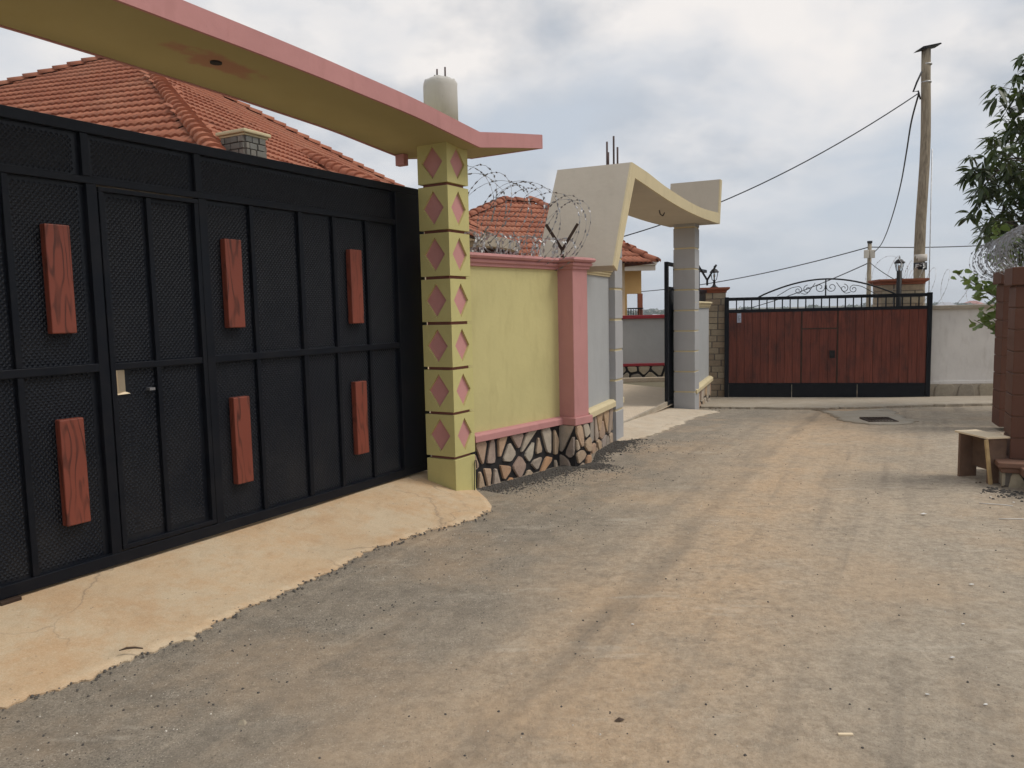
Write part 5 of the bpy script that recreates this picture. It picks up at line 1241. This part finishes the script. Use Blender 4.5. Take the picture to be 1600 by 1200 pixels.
p = on_apron(205, 1015); o = MB().tube([(-.05, .0, .004), (-.02, .012, .006), (.015, .008, .004), (.05, -.014, .003)], [.002, .006, .005, .003], 5).build('twig', M['deadleaf']); o.location = p; o.rotation_euler = (0, 0, R(20)); tag(o, 'curved dark twig lying on the concrete apron', 'twig')
pts_ = []
b = MB(); gg = random.Random(8)
for k in range(16):
    p = on_apron(185+gg.gauss(0, 22), 962+gg.gauss(0, 2.5)); s_ = gg.uniform(.004, .014); b.add([p+Vector((s_*math.cos(q*1.26)*gg.uniform(.6, 1.3), s_*.7*math.sin(q*1.26), .004)) for q in range(5)]+[p+Vector((0, 0, .009))], [(q, (q+1) % 5, 5) for q in range(5)])
o = kind(b.build('dirt_crumbs', M['deadleaf']), 'stuff'); tag(o, 'patch of dark dirt crumbs on the concrete apron', 'dirt')

g = random.Random(404); b = MB()
for x, y in off_line(line[:2], 14, 0.22)+off_line(line[4:], 9, 0.2)+off_line([Vector((3.9, 6.5)), Vector((4.1, 5.9))], 9, 0.25, -1)+off_line([Vector((3.2, 12.5)), Vector((3.7, 14.5))], 8, 0.15):
    s_ = g.uniform(0.012, 0.026); a = g.random()*6.28; z = road_z(x, y)+0.008; d = Vector((math.cos(a), math.sin(a), 0)); e = Vector((-d.y, d.x, 0)); c = Vector((x, y, z))
    b.add([c-d*s_, c-e*s_*0.45+Vector((0, 0, .006)), c+d*s_+Vector((0, 0, .004)), c+e*s_*0.45+Vector((0, 0, .009)), c+Vector((0, 0, -.002))], [(0, 1, 4), (1, 2, 4), (2, 3, 4), (3, 0, 4)])
o = kind(b.build('leaf_litter', M['deadleaf']), 'stuff'); tag(o, 'dry brown leaves strewn along the foot of the walls', 'leaves')

# ------------------------------------------------------------------ far hill, houses and trees beyond the gate
g = random.Random(77); b = MB()
ico = []
for k in range(60):      # rough foliage clump: short leaf-like facets spread over a ball
    v = Vector((g.gauss(0, 1), g.gauss(0, 1), g.gauss(0, 1))).normalized(); r_ = g.uniform(0.55, 1.0); c = v*r_; t1 = v.orthogonal().normalized(); t1.rotate(Matrix.Rotation(g.random()*6.28, 3, v)); t2 = v.cross(t1)
    ico.append((c+t1*0.3, c-t1*0.16+t2*0.26, c-t1*0.16-t2*0.26, c+v*0.05))
for k in range(620):
    a = R(g.uniform(-6, 50)); d = g.uniform(330, 620); x, y = d*math.sin(a), d*math.cos(a); s_ = g.uniform(2.0, 4.8); z = far_z(x, y)+s_*0.7
    if g.random() < 0.4: s_ *= 0.6
    for q in ico: b.add([Vector((x, y, z))+Vector((p.x*s_, p.y*s_, p.z*s_*g.uniform(.8, 1.0))) for p in q[:3]], [(0, 1, 2)])
o = kind(b.build('distant_trees', M['farleaf']), 'stuff'); tag(o, 'hazy band of distant trees along the horizon', 'trees')
fhw = plaster('far_house_wall', (0.62, 0.58, 0.52), 0.05, 0.05); fhr = [plain('far_red_roof', (0.42, 0.16, 0.12)), plain('far_grey_roof', (0.40, 0.40, 0.42))]
FH = ((1375, 380, 0, 'far pink red roofed house seen through gate bars below the small pole'), (1328, 400, 1, 'far grey roofed house seen through gate bars right of the arch post'), (1205, 420, 0, 'far red roofed house seen through bars at left third of brown gate'),
      (1478, 410, 1, 'far grey roofed house on the horizon just right of the tall pole'), (1520, 450, 0, 'far red roofed house on the horizon above the pale wall'), (1028, 400, 1, 'far grey roofed house on the horizon seen through the open gateway'))
for k, (px, D, r_, lb) in enumerate(FH):
    p = at(px, 480, D); zz = far_z(p.x, p.y); w, h, dd = g.uniform(4, 6.5), g.uniform(2.8, 5), 4
    t = thing('distant_house', (p.x, p.y, zz), -math.atan2(p.x, p.y)+g.uniform(-.5, .5), lb, 'house', 'houses on the far hillside')
    MB().box(-w, w, -dd, dd, -1, h).build('wall', fhw, t)
    MB().add([(-w-.6, -dd-.6, h), (w+.6, -dd-.6, h), (w+.6, dd+.6, h), (-w-.6, dd+.6, h), (-w*.4, 0, h+2), (w*.4, 0, h+2)], [(0, 1, 5, 4), (1, 2, 5), (2, 3, 4, 5), (3, 0, 4), (0, 3, 2, 1)]).build('roof', fhr[r_], t)
    for q in (-0.55, 0.0, 0.55): MB().box(w*q-0.6, w*q+0.6, -dd-0.08, -dd+0.02, h*0.3, h*0.75).build('window', M['window'], t)

# ------------------------------------------------------------------ haze: one even box of air
hz = bpy.data.materials.new('haze_air'); hz.use_nodes = True; nt = hz.node_tree; nt.nodes.clear()
ho = nt.nodes.new('ShaderNodeOutputMaterial'); hv = nt.nodes.new('ShaderNodeVolumePrincipled'); hv.inputs['Color'].default_value = (0.82, 0.88, 0.95, 1); hv.inputs['Density'].default_value = 0.0007; nt.links.new(hv.outputs[0], ho.inputs['Volume'])
kind(MB().box(-620, 620, -60, 660, -14, 12).build('haze', hz), 'stuff')
